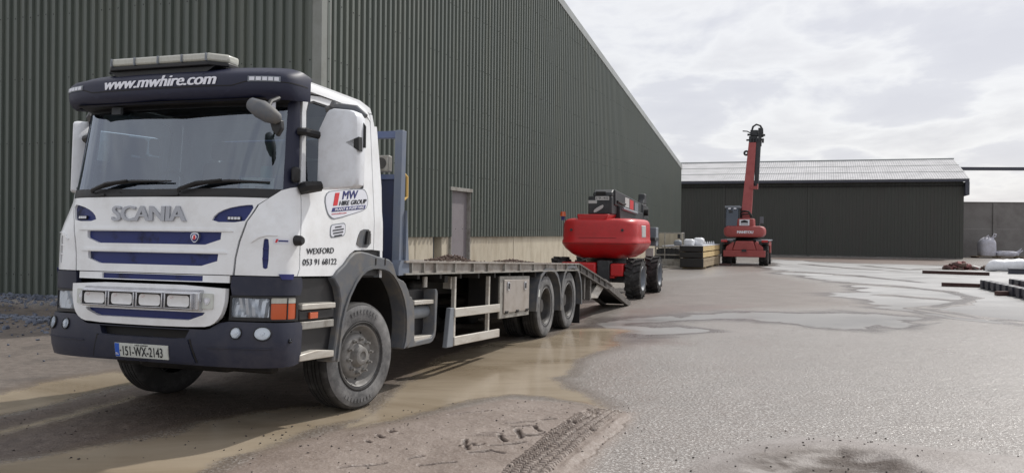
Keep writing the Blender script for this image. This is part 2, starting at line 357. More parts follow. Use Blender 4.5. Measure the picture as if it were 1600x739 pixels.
# roof sheets and barge board
def bar(p0, p1, wz, x0, x1):
    (y0, z0), (y1, z1) = p0, p1
    return [(x0, y0, z0), (x1, y0, z0), (x1, y1, z1), (x0, y1, z1), (x0, y0, z0 + wz), (x1, y0, z0 + wz), (x1, y1, z1 + wz), (x0, y1, z1 + wz)]
BF = [(0, 3, 2, 1), (4, 5, 6, 7), (0, 1, 5, 4), (1, 2, 6, 5), (2, 3, 7, 6), (3, 0, 4, 7)]
for q0, q1 in (((-.3, gtop(0) - .15), (12.9, gtop(12.9) - .1)), ((12.9, gtop(12.9) - .1), (42.75, gtop(42.75) - .1))):
    MB().add(bar(q0, q1, 0.30, -0.15, 0.11), BF).build('barge_board', M['barge'], bld, bevel=0.006)
    MB().add(bar((q0[0], q0[1] + .02), (q1[0], q1[1] + .02), 0.18, -42.0, -0.16), BF).build('roof', M['roof'], bld)
MB().box(-42, -0.02, 42.62, 42.66, 0.1, 5.9).box(-42.02, -41.98, 0, 42.62, 0.1, 8.4).build('back_wall', M['green'], bld)
# concrete base panels, plant door, dark recess
J = [0.02, 2.04, 4.18, 4.89, 5.20]
J2 = [7.46, 8.90, 11.06, 12.73, 16.46]
while J2[-1] < 42: J2.append(min(42.6, J2[-1] + 2.6))
for JJ in (J, [5.68, 6.13], J2):
    for a, b in zip(JJ[:-1], JJ[1:]):
        MB().box(-0.22, 0.012 + random.uniform(-.006, .006), a + 0.008, b - 0.008, -0.1, 1.56).build('concrete_panel', M['plinth'], bld, bevel=0.012)
for a, b in ((5.20, 5.68),): MB().box(-0.26, -0.20, a, b, -0.1, 1.54).build('recess_sheet', M['recess'], bld)
for k in range(20): MB().box(-2.1 * (k + 1) + 0.01, -2.1 * k - 0.01, 0.0, 0.2, -0.1, 0.45).build('concrete_panel', M['plinth'], bld, bevel=0.01)
dr = MB().box(-0.10, -0.04, D0 + 0.03, D1 - 0.03, 0.0, DT - 0.04).build('door', M['doorgrey'], bld)
mbf = MB().box(-0.12, 0.075, D0 - 0.02, D0 + 0.03, 0, DT).box(-0.12, 0.06, D1 - 0.03, D1 + 0.02, 0, DT).box(-0.12, 0.10, D0 - 0.08, D1 + 0.08, DT - 0.04, DT + 0.05)
mbf.build('door_frame', M['steel'], bld, bevel=0.004)
MB().box(-0.04, 0.0, D0 + 0.10, D0 + 0.14, 0.98, 1.16).cyl((-0.02, D0 + .12, 1.05), (0.04, D0 + .12, 1.05), 0.012).cyl((0.04, D0 + .12, 1.05), (0.04, D0 + .25, 1.05), 0.012).build('handle', M['chrome'], dr)
# fixing screws on the cladding
sc_ = MB()
def screw(p, ax):
    x, y, z = p; r = 0.013
    if ax == 'x': sc_.add([(x, y - r, z - r), (x, y + r, z - r), (x, y + r, z + r), (x, y - r, z + r), (x + .012, y, z)], [(0, 1, 4), (1, 2, 4), (2, 3, 4), (3, 0, 4)])
    else: sc_.add([(x - r, y, z - r), (x + r, y, z - r), (x + r, y, z + r), (x - r, y, z + r), (x, y - .012, z)], [(0, 1, 4), (1, 2, 4), (2, 3, 4), (3, 0, 4)])
for z in (1.75, 3.2, 4.6, 5.05, 6.2, 7.6, 9.0):
    for k in range(0, 150):
        t = (k + .74) * PIT
        if z < gtop(t) - .3 and (k % 5 in (0, 2) or random.random() < .25): screw((0.03 + .062, t, z + random.uniform(-.02, .02)), 'x')
for z in (0.6, 2.1, 3.55, 5.0, 6.4, 7.7):
    for k in range(0, 110):
        t = (k + .74) * PIT
        if random.random() < .6: screw((-t, -(0.03 + .062), z + random.uniform(-.02, .02)), 'y')
o = sc_.build('fixing_screw', M['dark'], bld, smooth=None); o['kind'] = 'stuff'

# ------------------------------------------------------------------ far shed with grey roof
FC = Vector((32.6, 62.6, 0)); FY = 0.345
shed = empty('far_shed', FC, -FY); tag(shed, 'long low dark shed with pale grey roof across the far end of the yard', 'shed')
# local: x along the front (to the left negative), y away from the camera
def fw_(t, z, o=0.0): return (-t, -o, z)
FH = 5.62
for i in range(31):
    a = 0.05 + 1.2 * i
    cladding('cladding_sheet', a, a + 1.206, lambda t: 0.08, lambda t: FH - .02, fw_, M['darkclad'], shed, base=0.02 + .001 * (i % 2), pitch=0.24, depth=0.03)
for t in (10.6, 16.9, 23.0): MB().box(-t - .06, -t + .06, -0.09, -0.01, 0.05, FH - .1).build('door_track_post', M['darkclad'], shed)
MB().box(-38, 0.03, -0.16, -0.055, FH - 0.34, FH - 0.28).build('door_rail', M['dark'], shed)
MB().box(-38, 0.28, -0.62, -0.40, FH - 0.04, FH + 0.18).build('gutter', M['cable'], shed, bevel=0.02)
MB().box(-38, 0.02, -0.40, 0.02, FH - 0.0, FH + 0.05).build('eave_soffit', M['dark'], shed)
MB().box(0.03, 0.30, -0.60, 14.6, FH - 1.0, FH - .045).build('verge_board', M['cable'], shed, bevel=0.02)
RS = 0.245
for k in range(38):     # roof sheets, ridge eight metres back
    x1 = 0.32 - 1.02 * k; x0 = x1 - 1.016
    P = []; F = []
    for i in range(13):
        x = x0 + (x1 - x0) * i / 12; h = 0.028 * (i % 2) + 0.004 * (k % 2)
        for y in (-0.66, 2.2, 5.0, 8.0): P.append((x, y, FH + 0.13 + RS * (y + .66) + h + (0.012 if y in (2.2, 5.0) else 0)))
        P.append((x, 8.0, FH + 0.05 + RS * 8.66))
    for i in range(12):
        for j in range(4): F.append((i * 5 + j, (i + 1) * 5 + j, (i + 1) * 5 + j + 1, i * 5 + j + 1))
    obj('roof_sheet', MB().add(P, F).mesh('roof_sheet', None, False), M['roof'], shed)
for y in (2.2, 5.0): MB().add(bar((y - .03, FH + .16 + RS * (y + .63)), (y + .04, FH + .16 + RS * (y + .70)), 0.03, -38, 0.33), BF).build('lap_strip', M['barge'], shed)
MB().box(-38, 0.34, 7.85, 8.15, FH + .13 + RS * 8.5, FH + .22 + RS * 8.66).build('ridge_cap', M['barge'], shed, bevel=0.02)
MB().add([(-38, 8.05, FH + .1 + RS * 8.6), (.3, 8.05, FH + .1 + RS * 8.6), (.3, 16.7, FH), (-38, 16.7, FH)], [(0, 1, 2, 3)]).build('rear_roof', M['roof'], shed)
MB().prism([(0.0, 0.05), (16, 0.05), (16, FH - .1), (8.1, FH + RS * 8.3), (0.0, FH - .1)], 'x', -0.05, 0.02).build('gable_wall', M['darkclad'], shed)
MB().box(-38, 0, 0.0, 0.2, -0.1, 0.07).build('sill', M['wallgrey'], shed)

# ------------------------------------------------------------------ tall precast wall beyond the yard
wl = empty('concrete_wall', (33.5, 70.2, 0), -0.10); tag(wl, 'plain grey precast concrete wall right of the far shed behind the white bags', 'wall')
xs = [-1, 5.3, 14.6, 23.9, 33.2]
for a, b in zip(xs[:-1], xs[1:]):
    for z0, z1 in ((-.1, 2.255), (2.259, 4.36)): MB().box(a + .02, b - .02, 0, .25, z0, z1).build('concrete_panel', M['wallgrey'], wl, bevel=0.003)
for a in xs: MB().box(a - .14, a + .14, -0.10, .3, -.1, 4.34).build('post', M['wallgrey'], wl, bevel=0.015)
MB().box(-1.1, 33.4, -0.04, .29, 4.36, 4.44).build('coping', M['wallgrey'], wl, bevel=.01)
cv = empty('overhead_beam', (46, 84, 0), -0.1); tag(cv, 'thin dark horizontal overhead beam in the sky right of the far shed roof', 'beam')
MB().box(-14, 30, -.15, .15, 8.05, 8.36).build('beam', M['cable'], cv)
for x in (-12, 28): MB().box(x - .15, x + .15, -.14, .14, -0.1, 8.06).build('post', M['cable'], cv)
# ------------------------------------------------------------------ flatbed truck (body frame: x = truck's left, y = rearwards from the bumper, z = up)
TX, TY, TYAW, TP, B0 = -3.0786, 7.1616, 0.3363, 0.0417, 7.3
truck = empty('flatbed_truck', (TX + math.sin(TYAW) * B0, TY + math.cos(TYAW) * B0, 0), -TYAW, -TP)
tag(truck, 'white flatbed recovery truck with navy bumper and sun visor, ramps lowered at the back', 'truck')
TL = (0, -B0, 0)
PHI = [(0, .05), (.35, .06), (.65, .088), (.82, .125), (.95, .18), (1.05, .25), (1.12, .33), (1.165, .42), (1.185, .52), (1.195, .7), (1.2, 1.0), (1.2, 1.5), (1.2, 2.0)]
PLO = [(0, .05), (.35, .055), (.65, .075), (.83, .1), (1.0, .14), (1.12, .195), (1.195, .28), (1.215, .4), (1.215, .52), (1.21, .7), (1.2, 1.0), (1.2, 1.5), (1.2, 2.0)]
PS = [0.0]
for p_, q_ in zip(PHI[:-1], PHI[1:]): PS.append(PS[-1] + math.hypot(q_[0] - p_[0], q_[1] - p_[1]))
def plan(s, PL):
    t = abs(s); sg = 1 if s >= 0 else -1; k = 0
    while k < len(PS) - 2 and PS[k + 1] < t: k += 1
    h = PS[k + 1] - PS[k]; u = min((t - PS[k]) / h, 3)
    def tg(i):
        if i == 0: return (1, .02)
        if i == len(PS) - 1: return (0, 1)
        d = PS[i + 1] - PS[i - 1]; return ((PL[i + 1][0] - PL[i - 1][0]) / d, (PL[i + 1][1] - PL[i - 1][1]) / d)
    m0, m1 = tg(k), tg(k + 1); c0 = 2 * u ** 3 - 3 * u * u + 1; c1 = u ** 3 - 2 * u * u + u; c2 = -2 * u ** 3 + 3 * u * u; c3 = u ** 3 - u * u
    return sg * (c0 * PL[k][0] + c1 * h * m0[0] + c2 * PL[k + 1][0] + c3 * h * m1[0]), c0 * PL[k][1] + c1 * h * m0[1] + c2 * PL[k + 1][1] + c3 * h * m1[1]
def cab(s, z):
    w2 = min(1, max(0, (z - 1.3) / .38)); w2 = w2 * w2 * (3 - 2 * w2)
    a1, b1 = plan(s, PLO); a2, b2 = plan(s, PHI); a = a1 + (a2 - a1) * w2; b = b1 + (b2 - b1) * w2
    tum = .055 * max(0, z - 1.55); wt = max(0., 1 - max(0, b - .05) / .5); rk = .015 * (z - 1.3) + (.26 * (z - 1.68) if z > 1.68 else 0)
    return (a * (1 - tum), b + rk * wt, z)
def bump(s, z):       # bumper surface: the lower plan bulging with height
    a, b = plan(s, PLO); o_ = .045 - .9 * (z - .47) ** 2
    return (a * (1 + o_ * .35), b - o_ + .0, z)
def SD(a): return lambda y, z: (a, y, z)
def FRP(b): return lambda x, z: (x, b, z)
def tp(name, mb, m, parent=None, bevel=0, smooth=35): return mb.build(name, m, parent or truck, TL if parent is None else (0, 0, 0), (0, 0, 0), bevel, smooth)
def ts(name, poly, fn, m, parent=None, **k): return sheet(name, poly, fn, m, parent or truck, loc=TL if parent is None else (0, 0, 0), **k)
def tl_(s, quad, fn, m, parent=None, **k): return lettering(s, quad, fn, m, parent or truck, loc=TL if parent is None else (0, 0, 0), **k)

# --- cab shell, panels
ts('inner_shell', [(-2.8, 1.02), (2.8, 1.02), (2.8, 1.64), (-2.8, 1.64)], cab, M['black'], off=-.045, thick=.02, du=.1, dv=.2)
tp('cab_floor', MB().box(-1.12, 1.12, .3, 1.9, 1.0, 1.04), M['dark'])
HOOD = [(-1.066, 1.655), (-.7, 1.655), (0, 1.655), (.7, 1.655), (1.066, 1.655), (.976, 1.598), (.888, 1.458), (.842, 1.297), (.818, 1.161), (.808, 1.02), (0, 1.02), (-.808, 1.02), (-.818, 1.161), (-.842, 1.297), (-.888, 1.458), (-.976, 1.598)]
S1 = [(-.70, 1.366), (.70, 1.366), (.695, 1.306), (.557, 1.262), (-.557, 1.262), (-.695, 1.306)]
S2 = [(-.68, 1.188), (.68, 1.188), (.674, 1.13), (.53, 1.088), (-.53, 1.088), (-.674, 1.13)]
VR = chaikin([(.96, 1.597), (.876, 1.593), (.728, 1.562), (.628, 1.512), (.597, 1.449), (.872, 1.449), (.905, 1.50)], 1)
VR2 = [(a, b) for a, b in VR]
hood = ts('hood_panel', HOOD, cab, M['white'], thick=.035, holes=[S1, S2, VR2, mirr(VR2)], du=.05, dv=.09)
for sl_ in (S1, S2): ts('grille_insert', [(a * 1.03, b) for a, b in sl_], cab, M['blue'], off=-.028, thick=.01)
for v_ in (VR2, mirr(VR2)): ts('corner_vent', v_, cab, M['blue'], off=-.02, thick=.01)
for z0, z1, x_ in ((1.372, 1.392, .80), (1.194, 1.214, .76)):
    ts('hood_ridge', [(-x_, z0), (x_, z0), (x_ * .97, z1), (-x_ * .97, z1)], cab, M['white'], off=.012, thick=.014)
for s0 in (.74, -.84): 
    lm = ts('led_lamp', [(s0, 1.467), (s0 + .11, 1.467), (s0 + .11, 1.497), (s0, 1.497)], cab, M['black'], off=.0, thick=.03)
    for k in range(4): ts('led', [(s0 + .008 + .026 * k, 1.472), (s0 + .028 + .026 * k, 1.472), (s0 + .028 + .026 * k, 1.492), (s0 + .008 + .026 * k, 1.492)], cab, M['vinyl'], lm, off=.004, thick=.004)
sq = [(-.40, 1.45), (.36, 1.45), (.36, 1.578), (-.40, 1.578)]
tl_('SCANIA', sq, cab, M['lettering'], off=.018, thick=.018, bold=.028, space=.93)
cre = chaikin([(.415, 1.352), (.455, 1.362), (.495, 1.352), (.495, 1.31), (.455, 1.268), (.415, 1.31)], 1)
cb = ts('shield_badge', cre, cab, M['chrome'], off=.004, thick=.03)
ts('badge_field', [((a - .455) * .78 + .455, (b - 1.315) * .78 + 1.315) for a, b in cre], cab, M['textblue'], cb, off=.008, thick=.006)
ts('badge_field', [(.455 + .022 * math.cos(t * .628), 1.322 + .022 * math.sin(t * .628)) for t in range(10)], cab, M['textwhite'], cb, off=.011, thick=.006)
ts('badge_field', [(.445, 1.30), (.470, 1.306), (.466, 1.335), (.45, 1.338)], cab, M['textred'], cb, off=.013, thick=.005)
cowl = [(-1.15, 1.66), (1.15, 1.66), (1.2, 1.70), (1.1, 1.712), (0, 1.70), (-1.1, 1.712), (-1.2, 1.70)]
ts('cowl', cowl, cab, M['black'], off=-.004, thick=.06)
for x in (-.62, .18):
    ts('washer_hump', chaikin([(x - .11, 1.664), (x + .11, 1.664), (x + .08, 1.692), (x - .08, 1.692)], 2), cab, M['black'], off=.010, thick=.03)
CORN = [(1.07, 1.655), (1.10, 1.675), (1.172, 1.727), (1.25, 1.752), (1.335, 1.767), (1.362, 1.70), (1.362, 1.62), (1.350, 1.549), (1.322, 1.348), (1.318, 1.20), (1.322, 1.082), (1.297, 1.02), (.826, 1.02), (.834, 1.161), (.858, 1.297), (.902, 1.458), (.99, 1.598)]
SV = chaikin([(1.012, 1.312), (1.032, 1.325), (1.058, 1.312), (1.058, 1.09), (1.036, 1.072), (1.010, 1.09)], 1)
for sg in (1, -1):
    po = CORN if sg > 0 else mirr(CORN); sv = SV if sg > 0 else mirr(SV)
    cp = ts('corner_panel', po, cab, M['white'], thick=.03, holes=[sv], du=.04, dv=.09)
    sb = ts('side_vent', sv, cab, M['blue'] if sg > 0 else M['black'], cp, off=-.02, thick=.01)
    for z in (1.155, 1.235): ts('vent_bar', [(sg * 1.035 - .024, z), (sg * 1.035 + .024, z), (sg * 1.035 + .024, z + .012), (sg * 1.035 - .024, z + .012)], cab, M['textblue'] if sg > 0 else M['white'], cp, off=-.004, thick=.01)
    # moulded crease sweeping over the vent
    cre_ = [(.93, 1.285), (.98, 1.325), (1.04, 1.345), (1.12, 1.345), (1.12, 1.352), (1.03, 1.356), (.97, 1.335), (.925, 1.292)]
    ts('moulded_crease', cre_ if sg > 0 else mirr(cre_), cab, M['white'], cp, off=.010, thick=.012)
ts('name_decal', rrect(1.085, 1.215, 1.281, 1.327, .018), cab, M['vinyl'], off=.003, thick=.003)
ts('decal_line', [(1.125, 1.300), (1.20, 1.300), (1.20, 1.312), (1.125, 1.312)], cab, M['textblue'], off=.005, thick=.002)
ts('decal_line', [(1.10, 1.292), (1.115, 1.292), (1.125, 1.32), (1.11, 1.32)], cab, M['textred'], off=.005, thick=.002)
p0 = Vector(cab(1.28, 1.315)); tp('bump_stop', MB().lathe([(0, .07), (.028, .07), (.042, .05), (.045, .0)], (p0.x - .005, p0.y, p0.z), 'x', 16), M['black'])
# strip under the hood
ts('lower_strip', [(-.776, .955), (.786, .955), (.786, 1.013), (-.776, 1.013)], cab, M['white'], off=-.004, thick=.03, holes=[[(-.50, .962), (.545, .962), (.545, 1.008), (-.50, 1.008)]])
ts('grille_insert', [(-.52, .958), (.56, .958), (.56, 1.01), (-.52, 1.01)], cab, M['blue'], off=-.022, thick=.01)
# A-pillars and windscreen
PIL = [(1.19, 1.69), (1.26, 1.755), (1.345, 1.772), (1.372, 2.50), (1.19, 2.50)]
for sg in (1, -1): ts('a_pillar', PIL if sg > 0 else mirr(PIL), cab, M['visor'], off=-.004, thick=.05, du=.05)
WS = [(-1.20, 1.70), (-1.1, 1.705), (0, 1.69), (1.1, 1.705), (1.20, 1.70), (1.20, 2.49), (-1.20, 2.49)]
ts('windscreen', WS, cab, M['glass'], off=-.010, thick=.004, du=.06, dv=.1)
ts('windscreen_surround', [(-1.2, 2.44), (1.2, 2.44), (1.2, 2.56), (-1.2, 2.56)], cab, M['black'], off=-.004, thick=.05)
ts('windscreen_surround', [(-1.2, 1.69), (1.2, 1.69), (1.2, 1.735), (0, 1.722), (-1.2, 1.735)], cab, M['black'], off=-.004, thick=.006)
tp('screen_fitting', MB().box(-.62, -.52, .22, .25, 2.40, 2.46), M['interior']); tp('screen_fitting', MB().box(.92, 1.04, .25, .28, 2.38, 2.455), M['vinyl'])
st = ts('tax_disc_sheet', [(.82, 1.727), (1.107, 1.727), (1.107, 1.829), (.82, 1.829)], cab, M['paper'], off=-.02, thick=.002)
for z, x0, x1 in ((1.806, 1.0, 1.09), (1.75, .84, .90), (1.745, .95, 1.02)): ts('printed_line', [(x0, z), (x1, z), (x1, z + .008), (x0, z + .008)], cab, M['textblack'], st, off=-.017, thick=.001)
tp('cup', MB().lathe([(0, .13), (.045, .13), (.05, .10), (.052, 0), (0, 0)], (.93, .34, 1.80), 'z', 16), M['teal'])
# doors
DO = [(1.362, 1.765), (1.39, 2.1), (1.403, 2.389), (1.425, 2.52), (1.455, 2.571), (1.70, 2.60), (2.30, 2.605), (2.50, 2.60), (2.585, 2.52), (2.596, 2.15), (2.611, 1.55), (2.611, 1.274), (2.251, 1.259), (2.16, 1.22), (2.038, 1.125), (1.93, 1.04), (1.842, 1.02), (1.31, 1.02), (1.334, 1.082), (1.330, 1.20), (1.334, 1.348), (1.362, 1.549), (1.374, 1.66)]
DW = [(1.435, 1.80), (1.452, 2.15), (1.468, 2.43), (1.50, 2.515), (1.58, 2.542), (2.28, 2.542), (2.42, 2.518), (2.455, 2.44), (2.44, 2.1), (2.425, 1.86), (2.38, 1.83), (2.0, 1.82)]
def flip(p, sg): return p if sg > 0 else mirr(p)
for sg in (1, -1):
    d_ = ts('door', flip(DO, sg), cab, M['white'], thick=.03, holes=[flip(DW, sg)], du=.07, dv=.12)
    ts('side_window', flip(DW, sg), cab, M['sideglass'], d_, off=-.018, thick=.004)
    ts('window_seal', flip(DW, sg), cab, M['black'], d_, off=-.006, thick=.02, holes=[[((a - sg * 1.94) * .968 + sg * 1.94, (b - 2.18) * .955 + 2.18) for a, b in flip(DW, sg)]])
    hb = flip(chaikin([(2.27, 1.29), (2.30, 1.39), (2.36, 1.462), (2.55, 1.468), (2.555, 1.29)], 1), sg)
    hn = ts('handle', hb, cab, M['fender'], d_, off=.006, thick=.02)
    ts('handle_grip', flip([(2.42, 1.32), (2.47, 1.32), (2.50, 1.45), (2.45, 1.45)], sg), cab, M['black'], d_, off=.03, thick=.03)
    RP = [(2.626, 1.27), (2.81, 1.265), (2.80, 1.5), (2.735, 2.1), (2.70, 2.42), (2.64, 2.60), (2.60, 2.60), (2.602, 2.52), (2.611, 2.15), (2.626, 1.55)]
    ts('rear_side_panel', flip(RP, sg), cab, M['white'], thick=.03)
    UP = [(1.405, 2.60), (1.44, 2.592), (1.70, 2.613), (2.50, 2.613), (2.60, 2.61), (2.63, 2.61), (2.60, 2.66), (2.40, 2.70), (1.40, 2.70)]
    ts('roof_side', flip(UP, sg), cab, M['white'], thick=.03)
q = [(1.75, 1.675), (2.47, 1.685)]
LOGO = chaikin([(1.705, 1.70), (1.76, 1.765), (1.87, 1.785), (2.38, 1.852), (2.46, 1.84), (2.505, 1.766), (2.486, 1.68), (2.40, 1.64), (2.308, 1.618), (1.88, 1.525), (1.80, 1.53), (1.735, 1.58)], 1)
ts('company_decal', LOGO, cab, M['machgrey'], off=.003, thick=.003)
LI = [((a - 2.105) * .965 + 2.105, (b - 1.688) * .94 + 1.688) for a, b in LOGO]
lg = ts('decal_field', LI, cab, M['vinyl'], off=.005, thick=.002)
def lp(u, v):  # decal coordinates 0..1 -> (s, z), the decal rises slightly to the right
    return (1.74 + .74 * u - .0 * v, 1.555 + .21 * v + .085 * u)
def LQ(u0, u1, v0, v1): return [lp(u0, v0), lp(u1, v0), lp(u1, v1), lp(u0, v1)]
tl_('MW', LQ(.36, .76, .62, .98), cab, M['textblue'], off=.009, thick=.003, shear=.25, bold=.02)
tl_('HIRE GROUP', LQ(.28, .97, .36, .56), cab, M['textblack'], off=.009, thick=.003, shear=.3, bold=.012)
ts('decal_bar', [lp(.10, .12), lp(.92, .12), lp(.95, .29), lp(.13, .29)], cab, M['textblue'], off=.008, thick=.002)
tl_('PLANT & PUMP HIRE', LQ(.17, .90, .15, .26), cab, M['textwhite'], off=.011, thick=.002, shear=.3, bold=.01)
ts('decal_flash', [lp(.14, .38), lp(.24, .38), lp(.30, .92), lp(.20, .92)], cab, M['textred'], off=.008, thick=.002)
tl_('www.mwhire.com', LQ(.10, .45, .0, .06), cab, M['textred'], off=.008, thick=.002)
L2 = rrect(1.80, 2.07, 1.372, 1.492, .04)
L2 = [(a, b + (a - 1.935) * .13) for a, b in L2]
ts('phone_decal', L2, cab, M['machgrey'], off=.003, thick=.003)
ts('decal_field', [((a - 1.935) * .92 + 1.935, (b - 1.432) * .86 + 1.432) for a, b in L2], cab, M['vinyl'], off=.005, thick=.002)
for k in range(4):
    z = 1.457 - .026 * k; x0, x1 = ((1.88, 1.99), (1.84, 2.03), (1.85, 2.02), (1.87, 2.0))[k]
    ts('printed_line', [(x0, z + (x0 - 1.935) * .13), (x1, z + (x1 - 1.935) * .13), (x1, z + .011 + (x1 - 1.935) * .13), (x0, z + .011 + (x0 - 1.935) * .13)], cab, M['textblack'], off=.008, thick=.002)
tl_('WEXFORD', [(1.41, 1.205), (1.876, 1.225), (1.876, 1.275), (1.41, 1.255)], cab, M['textblack'], off=.005)
tl_('053 91 68122', [(1.36, 1.112), (1.93, 1.126), (1.93, 1.178), (1.36, 1.164)], cab, M['textblack'], off=.005)
# back wall and roof of the cab
def cab_back(x, z): return (-x, 1.985 - max(0, z - 1.3) * .10, z)
ts('cab_back', [(-1.17, 1.0), (1.17, 1.0), (1.17, 1.9), (1.13, 2.5), (-1.13, 2.5), (-1.17, 1.9)], cab_back, M['white'], thick=.05, du=.3, dv=.3, holes=[rrect(-.75, .75, 1.78, 2.4, .08)])
ts('rear_window', rrect(-.74, .74, 1.79, 2.39, .08), cab_back, M['sideglass'], off=-.02, thick=.004)
rings = []
for b_, z_, sc2 in ((.36, 2.60, .99), (.40, 2.68, 1.0), (.55, 2.705, 1.0), (1.0, 2.705, 1.0), (1.45, 2.70, 1.0), (1.62, 2.675, .995), (1.74, 2.62, .985), (1.82, 2.54, .975), (1.88, 2.42, .965)):
    rings.append([(a * sc2, b_, z_ + h) for a, h in ((-1.15, -.10), (-1.142, -.045), (-1.11, -.008), (-1.0, .02), (-.5, .035), (0, .04), (.5, .035), (1.0, .02), (1.11, -.008), (1.142, -.045), (1.15, -.10))])
tp('roof', MB().loft(rings, closed=False, caps=False), M['white'], smooth=50)
# sun visor with lettering
def vis(s, z):
    a, b = plan(s, PLO); k = (z - 2.47) / .24; o_ = .035 * math.sin(max(0, min(1, k)) * math.pi) ** .6 if 0 < k < 1 else 0
    top = max(0, z - 2.69); return (a * (.972 + o_ * .5), b + .055 - o_ + top * 2.2 + (.04 * max(0, .03 - (z - 2.47)) / .03), z)
VF = [(-1.40, 2.50), (-1.2, 2.475), (-.6, 2.465), (0, 2.463), (.6, 2.465), (1.2, 2.475), (1.40, 2.50), (1.40, 2.70), (1.1, 2.755), (.6, 2.765), (0, 2.77), (-.6, 2.765), (-1.1, 2.755), (-1.40, 2.70)]
sv_ = ts('sun_visor', VF, vis, M['visor'], thick=.03, du=.05, dv=.03, smooth=60)
tp('visor_underside', MB().add([(-1.13, .40, 2.50), (-.95, .16, 2.475), (0, .10, 2.468), (.95, .16, 2.475), (1.13, .40, 2.50), (1.05, .42, 2.46), (0, .34, 2.47), (-1.05, .42, 2.46)], [(0, 1, 7), (1, 2, 6, 7), (2, 3, 5, 6), (3, 4, 5)]), M['dark'])
seam = [(-1.36, 2.612), (-.86, 2.612), (-.74, 2.578), (.74, 2.578), (.86, 2.612), (1.36, 2.612)]
seam += [(a, b - .008) for a, b in reversed(seam)]
ts('visor_seam', seam, vis, M['dark'], sv_, off=.002, thick=.004, du=.05)
for s0, s1 in ((.865, 1.10), (-1.10, -.865)):
    vl = ts('marker_lamp', [(s0, 2.604), (s1, 2.606), (s1, 2.652), (s0, 2.650)], vis, M['machgrey'], sv_, off=.005, thick=.02)
    for k in range(5): 
        u0 = s0 + .012 + .044 * k; tl2 = ts('marker_led', [(u0, 2.613), (u0 + .034, 2.613), (u0 + .034, 2.642), (u0, 2.642)], vis, M['vinyl'], None, off=.009, thick=.005)
tl_('www.mwhire.com', [(-.585, 2.588), (.592, 2.588), (.592, 2.682), (-.585, 2.682)], vis, M['textwhite'], off=.006, shear=.22, bold=.03, space=.97)
# beacon bar
BB = [(-.50, .16), (.50, .16), (.62, .27), (.62, .40), (.50, .47), (-.50, .47), (-.62, .40), (-.62, .27)]
def grow(p, k): 
    cx = sum(a for a, b in p) / len(p); cy = sum(b for a, b in p) / len(p); return [(cx + (a - cx) * k, cy + (b - cy) * k) for a, b in p]
BBL = [(a * 1.03 - .07, (b - .31) * 1.06 + .31) for a, b in BB]
bb = tp('beacon_bar', MB().prism(BBL, 'z', 2.770, 2.806), M['black'], bevel=.008)
tp('beacon_lens', MB().prism(BBL, 'z', 2.808, 2.876), M['cloudlens'], bb, bevel=.018)
for x in (-.57, -.32, -.07, .18, .43): tp('lens_joint', MB().box(x - .006, x + .006, .138, .3, 2.807, 2.872), M['machgrey'], bb)
tp('beacon_foot', MB().prism([(-.63, 2.769), (.49, 2.769), (.39, 2.715), (-.53, 2.715)], 'y', .19, .44), M['black'], bb)
# wipers
for x0, x1 in ((-.66, .19), (.29, 1.085)):
    def wp(s, z, o_): p = Vector(cab(s, z)); return p + Vector((0, -o_, 0))
    wpp = tp('wiper', MB().tube([wp(x0, 1.695, .02), wp(x0 + .01, 1.715, .04), wp(x0 + .17, 1.768, .05), wp(x0 + .40, 1.795, .045)], [.016, .018, .016, .010], 6), M['black'])
    tp('wiper_blade', MB().tube([wp(x0 + .05, 1.725, .02), wp(x0 + .25, 1.772, .022), wp(x0 + .45, 1.79, .022), wp(x1, 1.787, .02)], [.007, .014, .014, .007], 5), M['black'], wpp)
